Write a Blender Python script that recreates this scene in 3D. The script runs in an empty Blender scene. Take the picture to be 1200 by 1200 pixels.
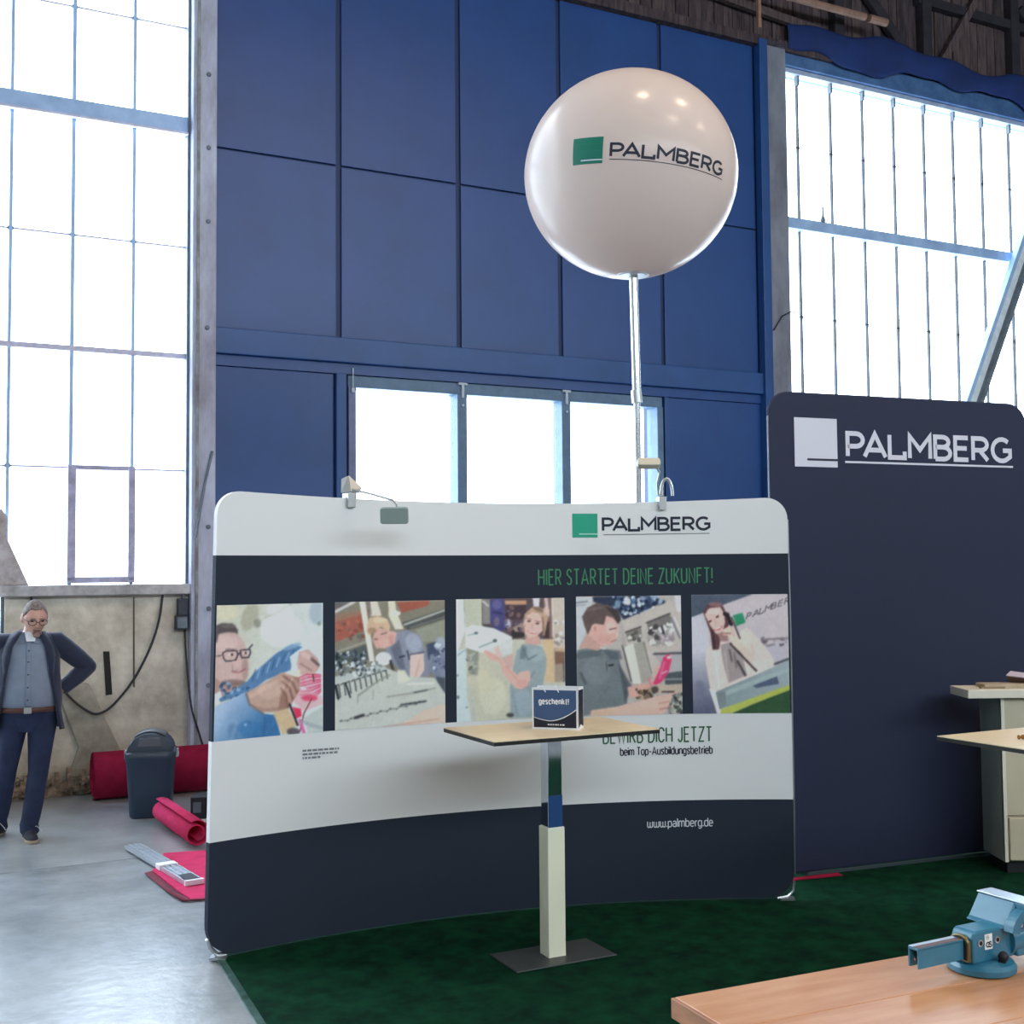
import bpy, math, random
import numpy as np
from mathutils import Matrix, Vector

random.seed(7)
SC = bpy.context.scene
COL = SC.collection
rad = math.radians

# ------------------------------------------------------------------ camera, sky, lamps, exposure
PITCH, ROLL = 0.0512, 0.0085
cam_d = bpy.data.cameras.new('camera')
cam_d.sensor_width = 36.0
cam_d.lens = 42.0
cam_d.clip_end = 200
cam = bpy.data.objects.new('camera', cam_d)
COL.objects.link(cam)
_F = Vector((0, math.cos(PITCH), math.sin(PITCH)))
_R0 = Vector((1, 0, 0))
_U0 = _R0.cross(_F)
_U = _U0 * math.cos(ROLL) + _R0 * math.sin(ROLL)
_R = _R0 * math.cos(ROLL) - _U0 * math.sin(ROLL)
_m = Matrix((_R, _U, -_F)).transposed().to_4x4()
_m.translation = Vector((0, 0, 1.9))
cam.matrix_world = _m
SC.camera = cam

wd = bpy.data.worlds.new('overcast_sky')
SC.world = wd
wd.use_nodes = True
bg = wd.node_tree.nodes['Background']
bg.inputs['Color'].default_value = (0.79, 0.90, 1.0, 1)
bg.inputs['Strength'].default_value = 13.0

SC.view_settings.view_transform = 'Standard'
SC.view_settings.look = 'None'
SC.view_settings.gamma = 1.0
SC.view_settings.use_curve_mapping = False
SC.view_settings.exposure = 0.0
SC.cycles.use_denoising = True
SC.cycles.max_bounces = 10
SC.cycles.diffuse_bounces = 6
SC.cycles.transparent_max_bounces = 16
SC.cycles.caustics_reflective = False
SC.cycles.caustics_refractive = False
SC.cycles.sample_clamp_indirect = 6.0

# the window wall: origin at its foot, u along it, n out of it towards the hall
WA = 0.4709
WO = Vector((-3.77, 10.65, 0))
WU = Vector((math.cos(WA), math.sin(WA), 0))
WN = Vector((math.sin(WA), -math.cos(WA), 0))
def WP(u, n, z):
    return WO + WU * u + WN * n + Vector((0, 0, z))

def portal(u0, u1, z0, z1, n, inward):
    d = bpy.data.lights.new('daylight_portal', 'AREA')
    d.shape = 'RECTANGLE'
    d.size, d.size_y = u1 - u0, z1 - z0
    d.cycles.is_portal = True
    o = bpy.data.objects.new('daylight_portal', d)
    COL.objects.link(o)
    zz = WN * -inward
    yy = Vector((0, 0, 1))
    xx = yy.cross(zz)
    m = Matrix((xx, yy, zz)).transposed().to_4x4()
    m.translation = WP((u0 + u1) / 2, n, (z0 + z1) / 2)
    o.matrix_world = m
portal(-6.0, 0.85, 1.83, 9.2, -0.35, 1)
portal(2.49, 6.07, 1.9, 3.75, -0.35, 1)
portal(7.95, 14.0, 1.83, 8.0, -0.35, 1)
portal(-7.0, 16.0, 6.1, 8.2, 18.4, -1)

# ------------------------------------------------------------------ materials
def lin(c):
    return tuple((x / 255 / 12.92) if x / 255 <= 0.04045 else ((x / 255 + 0.055) / 1.055) ** 2.4 for x in c)
def mat(name, c, rough=0.6, metal=0.0, coat=0.0, var=0.0, vs=6.0, bump=0.0, bs=60.0, spec=0.5, c2=None, stretch=None, trans=0.0, sheen=0.0, detail=4):
    m = bpy.data.materials.new(name)
    m.use_nodes = True
    nt = m.node_tree
    b = nt.nodes['Principled BSDF']
    col = lin(c)
    b.inputs['Base Color'].default_value = (*col, 1)
    b.inputs['Roughness'].default_value = rough
    b.inputs['Metallic'].default_value = metal
    b.inputs['Coat Weight'].default_value = coat
    b.inputs['Coat Roughness'].default_value = 0.08
    b.inputs['Specular IOR Level'].default_value = spec
    b.inputs['Sheen Weight'].default_value = sheen
    b.inputs['Transmission Weight'].default_value = trans
    if var or bump:
        tc = nt.nodes.new('ShaderNodeTexCoord')
        src = tc.outputs['Object']
        if stretch:
            mp = nt.nodes.new('ShaderNodeMapping')
            mp.inputs['Scale'].default_value = stretch
            nt.links.new(src, mp.inputs['Vector'])
            src = mp.outputs['Vector']
    if var:
        n = nt.nodes.new('ShaderNodeTexNoise')
        n.inputs['Scale'].default_value = vs
        n.inputs['Detail'].default_value = detail
        n.inputs['Roughness'].default_value = 0.65
        nt.links.new(src, n.inputs['Vector'])
        r = nt.nodes.new('ShaderNodeValToRGB')
        other = lin(c2) if c2 else tuple(x * (1 - var) for x in col)
        r.color_ramp.elements[0].position = 0.35
        r.color_ramp.elements[0].color = (*other, 1)
        r.color_ramp.elements[1].position = 0.65
        r.color_ramp.elements[1].color = (*(x * (1 + var * .3) for x in col), 1)
        nt.links.new(n.outputs['Fac'], r.inputs['Fac'])
        nt.links.new(r.outputs['Color'], b.inputs['Base Color'])
    if bump:
        n2 = nt.nodes.new('ShaderNodeTexNoise')
        n2.inputs['Scale'].default_value = bs
        n2.inputs['Detail'].default_value = 5
        nt.links.new(src, n2.inputs['Vector'])
        bp = nt.nodes.new('ShaderNodeBump')
        bp.inputs['Strength'].default_value = bump
        bp.inputs['Distance'].default_value = 0.02
        nt.links.new(n2.outputs['Fac'], bp.inputs['Height'])
        nt.links.new(bp.outputs['Normal'], b.inputs['Normal'])
    return m

def emission_mat(name, c, s):
    m = bpy.data.materials.new(name)
    m.use_nodes = True
    b = m.node_tree.nodes['Principled BSDF']
    b.inputs['Base Color'].default_value = (*lin(c), 1)
    b.inputs['Emission Color'].default_value = (*lin(c), 1)
    b.inputs['Emission Strength'].default_value = s
    return m

def glass_mat(name, tint=(0.80, 0.83, 0.86), gloss=1.0, rough=0.04):
    m = bpy.data.materials.new(name)
    m.use_nodes = True
    nt = m.node_tree
    nt.nodes.clear()
    out = nt.nodes.new('ShaderNodeOutputMaterial')
    mx = nt.nodes.new('ShaderNodeMixShader')
    tr = nt.nodes.new('ShaderNodeBsdfTransparent')
    tr.inputs['Color'].default_value = (*tint, 1)
    gl = nt.nodes.new('ShaderNodeBsdfGlossy')
    gl.inputs['Roughness'].default_value = rough
    lw = nt.nodes.new('ShaderNodeLayerWeight')
    pw = nt.nodes.new('ShaderNodeMath'); pw.operation = 'POWER'; pw.inputs[1].default_value = 4.0
    ml = nt.nodes.new('ShaderNodeMath'); ml.operation = 'MULTIPLY_ADD'
    ml.inputs[1].default_value = 0.7 * gloss; ml.inputs[2].default_value = 0.04 * gloss
    nt.links.new(lw.outputs['Facing'], pw.inputs[0])
    nt.links.new(pw.outputs[0], ml.inputs[0])
    nt.links.new(ml.outputs[0], mx.inputs['Fac'])
    nt.links.new(tr.outputs[0], mx.inputs[1])
    nt.links.new(gl.outputs[0], mx.inputs[2])
    nt.links.new(mx.outputs[0], out.inputs['Surface'])
    return m

def print_mat(name):
    m = bpy.data.materials.new(name)
    m.use_nodes = True
    nt = m.node_tree
    b = nt.nodes['Principled BSDF']
    b.inputs['Roughness'].default_value = 0.75
    b.inputs['Specular IOR Level'].default_value = 0.25
    a = nt.nodes.new('ShaderNodeAttribute')
    a.attribute_name = 'print'
    nt.links.new(a.outputs['Color'], b.inputs['Base Color'])
    return m

# ------------------------------------------------------------------ mesh building
class MB:
    def __init__(s):
        s.v, s.f, s.m = [], [], []
    def add(s, vs, fs, mi=0, M=None):
        k = len(s.v)
        for p in vs:
            p = Vector(p)
            s.v.append(M @ p if M is not None else p)
        for f in fs:
            s.f.append(tuple(i + k for i in f)); s.m.append(mi)
        return s
    def box(s, x0, x1, y0, y1, z0, z1, mi=0, M=None):
        vs = [(x, y, z) for z in (z0, z1) for y in (y0, y1) for x in (x0, x1)]
        return s.add(vs, [(0, 2, 3, 1), (4, 5, 7, 6), (0, 1, 5, 4), (2, 6, 7, 3), (0, 4, 6, 2), (1, 3, 7, 5)], mi, M)
    def prism(s, poly, h0, h1, mi=0, M=None):
        n = len(poly)
        vs = [(x, y, h0) for x, y in poly] + [(x, y, h1) for x, y in poly]
        fs = [tuple(range(n - 1, -1, -1)), tuple(range(n, 2 * n))]
        fs += [(i, (i + 1) % n, n + (i + 1) % n, n + i) for i in range(n)]
        return s.add(vs, fs, mi, M)
    def loft(s, rings, caps=True, mi=0, closed=True, M=None):
        n = len(rings[0])
        vs = [p for r in rings for p in r]
        fs = []
        for k in range(len(rings) - 1):
            for i in range(n if closed else n - 1):
                j = (i + 1) % n
                fs.append((k * n + i, k * n + j, (k + 1) * n + j, (k + 1) * n + i))
        if caps and closed:
            fs.append(tuple(range(n - 1, -1, -1)))
            fs.append(tuple(range((len(rings) - 1) * n, len(rings) * n)))
        return s.add(vs, fs, mi, M)
    def tube(s, pts, r, n=10, mi=0, M=None, squash=None):
        pts = [Vector(p) for p in pts]
        rs = r if isinstance(r, (list, tuple)) else [r] * len(pts)
        rings = []
        up = None
        for i, p in enumerate(pts):
            d = (pts[min(i + 1, len(pts) - 1)] - pts[max(i - 1, 0)]).normalized()
            if up is None:
                up = Vector((0, 0, 1)) if abs(d.z) < 0.9 else Vector((0, 1, 0))
            a = d.cross(up).normalized()
            b = a.cross(d).normalized()
            up = b
            q = (1, 1) if squash is None else squash
            rings.append([p + (a * math.cos(t) * q[0] + b * math.sin(t) * q[1]) * rs[i] for t in [2 * math.pi * k / n for k in range(n)]])
        return s.loft(rings, True, mi, True, M)
    def lathe(s, prof, n=24, mi=0, M=None):
        rings = [[(r * math.cos(2 * math.pi * k / n), r * math.sin(2 * math.pi * k / n), z) for k in range(n)] for r, z in prof]
        return s.loft(rings, True, mi, True, M)
    def ell(s, c, r, nu=20, nv=12, mi=0, M=None):
        rings = []
        for j in range(nv + 1):
            t = -math.pi / 2 + math.pi * j / nv
            t = max(-1.5, min(1.5, t))
            rings.append([(c[0] + r[0] * math.cos(t) * math.cos(2 * math.pi * k / nu), c[1] + r[1] * math.cos(t) * math.sin(2 * math.pi * k / nu), c[2] + r[2] * math.sin(t)) for k in range(nu)])
        return s.loft(rings, True, mi, True, M)
    def build(s, name, mats, parent=None, smooth=False, bevel=0, loc=None, rotz=0, sharp=35, segs=2, world=False, solid=0):
        me = bpy.data.meshes.new(name)
        me.from_pydata([tuple(p) for p in s.v], [], s.f)
        mats = mats if isinstance(mats, (list, tuple)) else [mats]
        for m in mats:
            me.materials.append(m)
        me.polygons.foreach_set('material_index', s.m)
        if smooth:
            me.polygons.foreach_set('use_smooth', [True] * len(me.polygons))
            me.set_sharp_from_angle(angle=rad(sharp))
        me.update()
        o = bpy.data.objects.new(name, me)
        COL.objects.link(o)
        if parent is not None:
            o.parent = parent
            if world:
                o.location = -Vector(parent.location)
        if loc is not None:
            o.location = loc
        if rotz:
            o.rotation_euler = (0, 0, rotz)
        if solid:
            md = o.modifiers.new('thickness', 'SOLIDIFY'); md.thickness = solid; md.offset = 0
        if bevel:
            md = o.modifiers.new('bevel', 'BEVEL'); md.width = bevel; md.segments = segs; md.limit_method = 'ANGLE'; md.angle_limit = rad(40)
        return o

def fix_normals(o):
    import bmesh
    bm = bmesh.new(); bm.from_mesh(o.data)
    bmesh.ops.recalc_face_normals(bm, faces=bm.faces)
    bm.to_mesh(o.data); bm.free()
    return o

def tag(o, label=None, cat=None, group=None, kind=None):
    if label: o['label'] = label
    if cat: o['category'] = cat
    if group: o['group'] = group
    if kind: o['kind'] = kind
    return o
def thing(name, label, cat, loc=(0, 0, 0), rotz=0, group=None):
    o = bpy.data.objects.new(name, None)
    o.empty_display_size = 0.1
    COL.objects.link(o)
    o.location = loc
    o.rotation_euler = (0, 0, rotz)
    return tag(o, label, cat, group)
def wstruct(name, mb, m, label=None, bevel=0):
    o = mb.build(name, m, None, loc=WO, rotz=WA, bevel=bevel)
    o['kind'] = 'structure'
    if label: o['label'] = label
    return o
# in wall structures local x = u, local y = depth into the wall (so hall side is y < 0), local z = height
def arc(cx, cy, rx, ry, a0, a1, n=8):
    return [(cx + rx * math.cos(rad(a0 + (a1 - a0) * i / n)), cy + ry * math.sin(rad(a0 + (a1 - a0) * i / n))) for i in range(n + 1)]
def rrect(x0, x1, y0, y1, r, n=6, corners=(1, 1, 1, 1)):
    out = []
    for (cx, cy, a, k) in ((x1 - r, y0 + r, -90, 0), (x1 - r, y1 - r, 0, 1), (x0 + r, y1 - r, 90, 2), (x0 + r, y0 + r, 180, 3)):
        if corners[k]:
            out += arc(cx, cy, r, r, a, a + 90, n)
        else:
            out.append(((x1, y0), (x1, y1), (x0, y1), (x0, y0))[k])
    return out
def Tm(loc=(0, 0, 0), rz=0, rx=0, ry=0):
    return Matrix.Translation(loc) @ Matrix.Rotation(rz, 4, 'Z') @ Matrix.Rotation(ry, 4, 'Y') @ Matrix.Rotation(rx, 4, 'X')

# ------------------------------------------------------------------ stroke lettering
# skeleton strokes in a box 0..1 x 0..1 (capital height 1, x-height .7); second value is the width factor
GL = {
 'P': ([[(0, 0), (0, 1), (.55, 1)] + arc(.55, .72, .45, .28, 90, -90) + [(0, .44)]], .62),
 'A': ([[(0, 0), (.5, 1), (1, 0)], [(.19, .3), (.81, .3)]], .86),
 'L': ([[(0, 1), (0, 0), (1, 0), (1, .28)]], .62),
 'l': ([[(0, 1), (0, 0)]], .0),
 'M': ([[(0, 0), (0, 1), (.5, .38), (1, 1), (1, 0)]], .86),
 'B': ([[(0, 0), (0, 1), (.5, 1)] + arc(.5, .77, .4, .23, 90, -90) + [(0, .54)], [(.5, .54)] + arc(.55, .27, .45, .27, 90, -90) + [(0, 0)]], .64),
 'E': ([[(1, 1), (0, 1), (0, 0), (1, 0)], [(0, .52), (.9, .52)]], .56),
 'R': ([[(0, 0), (0, 1), (.55, 1)] + arc(.55, .73, .42, .27, 90, -90) + [(0, .46)], [(.45, .46), (1, 0)]], .64),
 'G': ([arc(.52, .5, .52, .5, 48, 312, 14) + [(.98, .2), (.98, .48), (.58, .48)]], .8),
 'H': ([[(0, 0), (0, 1)], [(1, 0), (1, 1)], [(0, .5), (1, .5)]], .7),
 'I': ([[(0, 0), (0, 1)]], .0),
 'S': ([[(.95, .82)] + arc(.5, .78, .45, .22, 30, 180, 6) + [(.1, .66), (.9, .38)] + arc(.5, .22, .45, .22, 0, -160, 6)], .62),
 'T': ([[(0, 1), (1, 1)], [(.5, 1), (.5, 0)]], .66),
 'D': ([[(0, 0), (0, 1), (.4, 1)] + arc(.4, .6, .6, .4, 90, 0) + arc(.4, .4, .6, .4, 0, -90) + [(0, 0)]], .68),
 'N': ([[(0, 0), (0, 1), (1, 0), (1, 1)]], .7),
 'Z': ([[(0, 1), (1, 1), (0, 0), (1, 0)]], .64),
 'U': ([[(0, 1), (0, .3)] + arc(.5, .3, .5, .3, 180, 360) + [(1, 1)]], .68),
 'K': ([[(0, 0), (0, 1)], [(.95, 1), (.05, .45)], [(.3, .62), (1, 0)]], .68),
 'F': ([[(0, 0), (0, 1), (1, 1)], [(0, .52), (.85, .52)]], .58),
 '!': ([[(0, .3), (0, 1)], [(0, 0), (0, .13)]], .0),
 'W': ([[(0, 1), (.25, 0), (.5, .9), (.75, 0), (1, 1)]], 1.0),
 'C': ([[(1, .75)] + arc(.5, .7, .5, .3, 20, 180, 7) + arc(.5, .3, .5, .3, 180, 340, 7)], .66),
 'J': ([[(1, 1), (1, .3)] + arc(.5, .3, .5, .3, 0, -160, 7)], .5),
 'b': ([[(0, 1), (0, 0)], [(0, .1)] + arc(.5, .2, .5, .2, -120, 0, 5) + arc(.5, .5, .5, .2, 0, 120, 5) + [(0, .6)]], .6),
 'e': ([[(0, .37), (1, .37)] + arc(.5, .5, .5, .2, 0, 180, 7) + arc(.5, .2, .5, .2, 180, 330, 6)], .58),
 'i': ([[(0, 0), (0, .7)], [(0, .86), (0, 1)]], .0),
 'm': ([[(0, 0), (0, .7)], [(0, .5)] + arc(.25, .5, .25, .2, 150, 0, 5) + [(.5, 0)], [(.5, .5)] + arc(.75, .5, .25, .2, 150, 0, 5) + [(1, 0)]], .95),
 'o': ([arc(.5, .5, .5, .2, 0, 180, 6) + arc(.5, .2, .5, .2, 180, 360, 6) + [(1, .5)]], .6),
 'p': ([[(0, .7), (0, -.25)], [(0, .1)] + arc(.5, .2, .5, .2, -120, 0, 5) + arc(.5, .5, .5, .2, 0, 120, 5) + [(0, .6)]], .6),
 '-': ([[(0, .38), (1, .38)]], .4),
 'u': ([[(0, .7), (0, .2)] + arc(.5, .2, .5, .2, 180, 340, 6) + [(1, .2), (1, .7)], [(1, .2), (1, 0)]], .6),
 's': ([[(.92, .58)] + arc(.5, .55, .42, .15, 30, 180, 5) + [(.15, .44), (.85, .27)] + arc(.5, .15, .42, .15, 0, -160, 5)], .52),
 'd': ([[(1, 1), (1, 0)], [(1, .1)] + arc(.5, .2, .5, .2, -60, -180, 5) + arc(.5, .5, .5, .2, 180, 60, 5) + [(1, .6)]], .6),
 'n': ([[(0, 0), (0, .7)], [(0, .48)] + arc(.5, .48, .5, .22, 150, 0, 6) + [(1, 0)]], .6),
 'g': ([[(1, .7), (1, -.05)] + arc(.5, -.05, .5, .2, 0, -150, 6), [(1, .1)] + arc(.5, .2, .5, .2, -60, -180, 5) + arc(.5, .5, .5, .2, 180, 60, 5) + [(1, .6)]], .6),
 'r': ([[(0, 0), (0, .7)], [(0, .45)] + arc(1, .45, 1, .22, 150, 80, 4)], .30),
 't': ([[(.4, .95), (.4, .12)] + arc(.75, .12, .35, .12, 180, 290, 4), [(0, .7), (1, .7)]], .4),
 'w': ([[(0, .7), (0, .2)] + arc(.25, .2, .25, .2, 180, 360, 6) + [(.5, .2)] + arc(.75, .2, .25, .2, 180, 360, 6) + [(1, .7)], [(.5, .2), (.5, .65)]], .9),
 '.': ([[(0, 0), (0, .13)]], .0),
 'a': ([[(.08, .6)] + arc(.5, .5, .48, .2, 140, 0, 6) + [(1, 0)], [(1, .4), (.5, .4)] + arc(.45, .2, .45, .2, 90, 290, 7) + [(1, .16)]], .58),
 'c': ([[(1, .55)] + arc(.5, .5, .5, .2, 30, 180, 6) + arc(.5, .2, .5, .2, 180, 330, 6)], .55),
 'h': ([[(0, 0), (0, 1)], [(0, .48)] + arc(.5, .48, .5, .22, 150, 0, 6) + [(1, 0)]], .6),
 'k': ([[(0, 0), (0, 1)], [(.9, .7), (.05, .28)], [(.35, .42), (1, 0)]], .58),
}
def stroke_quads(pts, t):
    """flat ribbon of width t along a polyline: vertices and quads"""
    P = [Vector((a, b, 0)) for a, b in pts]
    Q = [P[0]]
    for p in P[1:]:
        if (p - Q[-1]).length > 1e-6: Q.append(p)
    if len(Q) < 2: return [], []
    P = Q
    vs, fs = [], []
    n = len(P)
    for i in range(n):
        d0 = (P[i] - P[i - 1]).normalized() if i > 0 else None
        d1 = (P[i + 1] - P[i]).normalized() if i < n - 1 else None
        if d0 is None: d0 = d1
        if d1 is None: d1 = d0
        n0 = Vector((-d0.y, d0.x, 0)); n1 = Vector((-d1.y, d1.x, 0))
        b = n0 + n1
        if b.length < .2: b = n1.copy()
        b.normalize()
        k = 1 / max(.45, b.dot(n1))
        vs += [P[i] + b * (t / 2 * k), P[i] - b * (t / 2 * k)]
    for i in range(n - 1):
        fs.append((2 * i, 2 * i + 1, 2 * i + 3, 2 * i + 2))
    return vs, fs
def text_shape(txt, width, height, t, gap=.2, bold=None):
    """lettering filling width x height from the baseline: list of (verts, faces) in the plane"""
    tot = 0; items = []
    prev = ''
    for ch in txt:
        tot -= {'PA': .16, 'AL': .05, 'KU': .05}.get(prev + ch, 0)
        prev = ch
        if ch == ' ':
            tot += .48; continue
        g, w = GL[ch]
        items.append((tot, g, w)); tot += w + gap
    tot -= gap
    th = t
    kx = (width - th) / tot
    res = []
    for x, g, w in items:
        for st in g:
            pts = [(th / 2 + (x + a * w) * kx, th / 2 + b * (height - th)) for a, b in st]
            # ends reach the full box
            res.append(stroke_quads(pts, th))
    return res
def mapped(shapes, fn, mb=None, mi=0):
    """lay flat shapes on a surface through fn(x, y) -> point; strokes that cross lie a hair above each other"""
    mb = mb or MB()
    for i, (vs, fs) in enumerate(shapes):
        if not vs: continue
        out = []
        for p in vs:
            q = fn(p.x, p.y)
            if i % 4:
                n = (fn(p.x + .02, p.y) - q).cross(fn(p.x, p.y + .02) - q).normalized()
                q = q + n * (.00025 * (i % 4))
            out.append(q)
        mb.add(out, fs, mi)
    return mb
def flat_rect(x0, x1, y0, y1, nx=1):
    vs = []; fs = []
    for i in range(nx + 1):
        x = x0 + (x1 - x0) * i / nx
        vs += [Vector((x, y1, 0)), Vector((x, y0, 0))]
    for i in range(nx):
        fs.append((2 * i, 2 * i + 1, 2 * i + 3, 2 * i + 2))
    return vs, fs
def shift(shapes, dx, dy):
    return [([p + Vector((dx, dy, 0)) for p in vs], fs) for vs, fs in shapes]

# ================================================================== SETTING
m_conc = mat('floor_concrete', (150, 155, 158), rough=.27, var=.28, vs=1.1, bump=.12, bs=14, spec=.6, c2=(112, 116, 120), detail=7)
m_conc2 = mat('floor_concrete_far', (160, 164, 166), rough=.28, var=.22, vs=1.6, bump=.1, bs=16, spec=.6, c2=(130, 134, 136), detail=7)
m_plaster = mat('worn_concrete', (214, 206, 190), rough=.9, var=.4, vs=2.2, bump=.35, bs=9, c2=(168, 158, 142), detail=8)
m_rubble = mat('crumbled_plaster', (176, 156, 136), rough=.95, var=.5, vs=14, bump=.8, bs=30, c2=(96, 82, 74))
m_pillar = mat('weathered_pillar_paint', (188, 194, 214), rough=.8, var=.4, vs=3.5, bump=.2, bs=12, c2=(150, 148, 166), detail=8, stretch=(1, 1, .35))
m_blue = mat('blue_wall_paint', (28, 70, 132), rough=.42, var=.12, vs=1.5, bump=.05, bs=8, spec=.5)
m_blue_d = mat('blue_joint_paint', (22, 46, 88), rough=.6)
m_blue_l = mat('blue_beam_paint', (32, 76, 136), rough=.45, var=.15, vs=3, spec=.5)
m_steel = mat('pale_blue_window_steel', (166, 198, 236), rough=.45, var=.12, vs=4, c2=(146, 178, 218))
m_bar = mat('lilac_grey_glazing_bar', (206, 204, 228), rough=.55, var=.2, vs=20)
m_steel_d = mat('dark_window_steel', (112, 124, 134), rough=.5, var=.3, vs=9)
m_glass = glass_mat('window_glass')
m_timber = mat('old_roof_timber', (80, 66, 68), rough=.9, var=.55, vs=5, bump=.4, bs=14, c2=(40, 33, 40), stretch=(4, 4, .5), detail=7)
m_timber2 = mat('old_roof_timber_pale', (96, 80, 78), rough=.9, var=.5, vs=6, bump=.4, bs=14, c2=(54, 44, 48), stretch=(4, 4, .5), detail=7)
m_post = mat('dark_truss_timber', (44, 40, 48), rough=.85, var=.4, vs=6, bump=.3, bs=12)
m_pipe = mat('dusty_rail', (150, 116, 98), rough=.7, var=.3, vs=8)
m_canvas = mat('dark_blue_canvas', (12, 44, 104), rough=.8, var=.25, vs=3)
m_dark = mat('dark_recess', (40, 38, 36), rough=.9)
m_hall = mat('hall_wall_paint', (150, 148, 142), rough=.85, var=.15, vs=1)
m_roof = mat('hall_roof_boards', (92, 84, 78), rough=.9, var=.3, vs=1.5)
m_black = mat('black_rubber', (22, 23, 26), rough=.6)

# floor: two concrete slabs either side of an open joint, a lower bed shows in the joint
fl = MB().box(-9, 18, -18, .4, -.30, -.06)
floor = wstruct('floor', fl, m_dark)
MB().box(-9, 18, -2.745, .4, -.06, 0).build('slab', m_conc2, floor, bevel=.004)
MB().box(-9, 18, -18, -2.765, -.06, 0).build('slab', m_conc, floor, bevel=.004)

# hall shell round and behind the camera
wstruct('ceiling', MB().box(-9, 18, -18.4, .4, 10.6, 10.8), m_roof)
wstruct('wall_left', MB().box(-9.3, -9, -18.4, .4, 0, 10.6), m_hall)
wstruct('wall_right', MB().box(18, 18.3, -18.4, .4, 0, 10.6), m_hall)
wf = MB().box(-9, 18, -18.3, -18, 0, 6.1).box(-9, 18, -18.3, -18, 8.2, 10.6)
wf.box(-9, -7, -18.3, -18, 6.1, 8.2).box(16, 18, -18.3, -18, 6.1, 8.2)
wall_front = wstruct('wall_front', wf, m_hall)
for k in range(9):
    MB().box(-7 + 23 * (k + .5) / 9 - .05, -7 + 23 * (k + .5) / 9 + .05, -18.2, -18.1, 6.1, 8.2).build('window_post', m_steel_d, wall_front)

# ---- big steel window on the left
ZR = [1.83, 2.88, 3.95, 4.99, 6.05]
ZT = [6.22, 7.10, 8.0, 9.0]
cols = [.85, .372, -.158, -.677] + [-.677 - .53 * k for k in range(1, 11)]
cols = sorted(cols)
w1 = wstruct('window_1', MB().box(.845, .885, 0, .16, 1.83, 9.1).box(cols[0] - .05, cols[0], 0, .16, 1.83, 9.1), m_steel_d)
MB().box(cols[0], .89, -.10, .18, 1.735, 1.83).build('window_sill', mat('chalky_sill_paint', (196, 194, 196), rough=.7, var=.25, vs=5, c2=(150, 148, 150)), w1, bevel=.01)
MB().box(cols[0], .845, .00, .13, 6.05, 6.21).build('transom_beam', m_steel, w1, bevel=.006)
MB().box(cols[0], .845, -.03, .02, 6.035, 6.055).build('transom_lip', m_bar, w1)
for i, u in enumerate(cols[1:-1]):
    wdt = .014 if i % 2 else .016
    MB().box(u - wdt, u + wdt, .06, .14, 1.83, 6.05).box(u - wdt, u + wdt, .06, .14, 6.21, 9.1).build('mullion', m_steel, w1)
for z in (2.88, 3.95, 4.99, 7.10, 8.0, 9.0):
    t = .024 if z == 3.95 else .008
    MB().box(cols[0], .845, .05 if z == 3.95 else .085, .12, z - t, z + t).build('glazing_bar', m_bar, w1)
for u in cols[8:-1]:
    for z in (2.88, 3.95, 4.99, 7.10):
        t = .034
        b = MB().prism([(u - t, z), (u, z - t), (u + t, z), (u, z + t)], -.125, -.08, 0, Matrix(((1, 0, 0, 0), (0, 0, -1, 0), (0, 1, 0, 0), (0, 0, 0, 1))))
        b.build('glazing_clip', m_steel_d, w1)
for i in range(len(cols) - 1):
    for zz in (ZR, ZT):
        for j in range(len(zz) - 1):
            if zz is ZT and j == 2 and False: continue
            MB().box(cols[i] + .012, cols[i + 1] - .012, .10, .104, zz[j] + .006, zz[j + 1] - .006).build('pane', m_glass, w1)
cs = MB().box(-.185, -.115, .0, .10, 1.86, 2.88).box(.335, .395, .0, .10, 1.86, 2.88).box(-.185, .395, .0, .10, 1.845, 1.90).box(-.185, .395, .03, .10, 2.86, 2.90)
cs.build('casement_frame', mat('lilac_casement_paint', (178, 174, 202), rough=.5, var=.3, vs=9), w1, bevel=.006)
m_gus = mat('grey_steel_brace', (190, 184, 186), rough=.6, var=.3, vs=7, c2=(156, 142, 142))
YZ = Matrix(((1, 0, 0, 0), (0, 0, -1, 0), (0, 1, 0, 0), (0, 0, 0, 1)))   # prism drawn in u,z, thickness towards the hall
MB().prism([(-.70, 1.83), (-.50, 1.83), (-.68, 2.24), (-1.62, 4.4), (-1.78, 4.32), (-.83, 2.1), (-.78, 2.02)], -.05, .03, 0, YZ).build('brace', m_gus, w1, bevel=.008)
MB().prism([(-.70, 1.83), (-.68, 2.42), (-.735, 2.50), (-.76, 2.42), (-.74, 1.83)], -.03, .05, 0, YZ).build('gusset_plate', m_gus, w1)

# ---- concrete dado under it
wb = MB().box(-.69, .87, 0, .3, 0, 1.735).box(-9, -.69, 0, .3, 0, 1.34)
wall_base = wstruct('wall_base', wb, m_plaster)
MB().prism([(.125, 1.235), (.178, 1.232), (.205, .85), (.152, .845)], .0, .012, 0, YZ).build('slot', m_dark, wall_base)
MB().prism([(.38, 1.715), (.392, 1.715), (.40, .90), (.384, .91)], .0, .006, 0, YZ).build('crack', mat('crack_dark', (92, 84, 72), rough=.9), wall_base)
MB().prism([(-.30, 1.02), (.0, .96), (.30, .30), (.36, 0), (-.22, 0), (-.08, .4)], 0, .05, 0, YZ).build('buttress', mat('sloping_buttress_concrete', (170, 162, 148), rough=.9, var=.4, vs=4, bump=.4, bs=10, c2=(132, 126, 114), detail=8), wall_base, bevel=.01)
rb = MB()
rr = random.Random(3)
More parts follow.
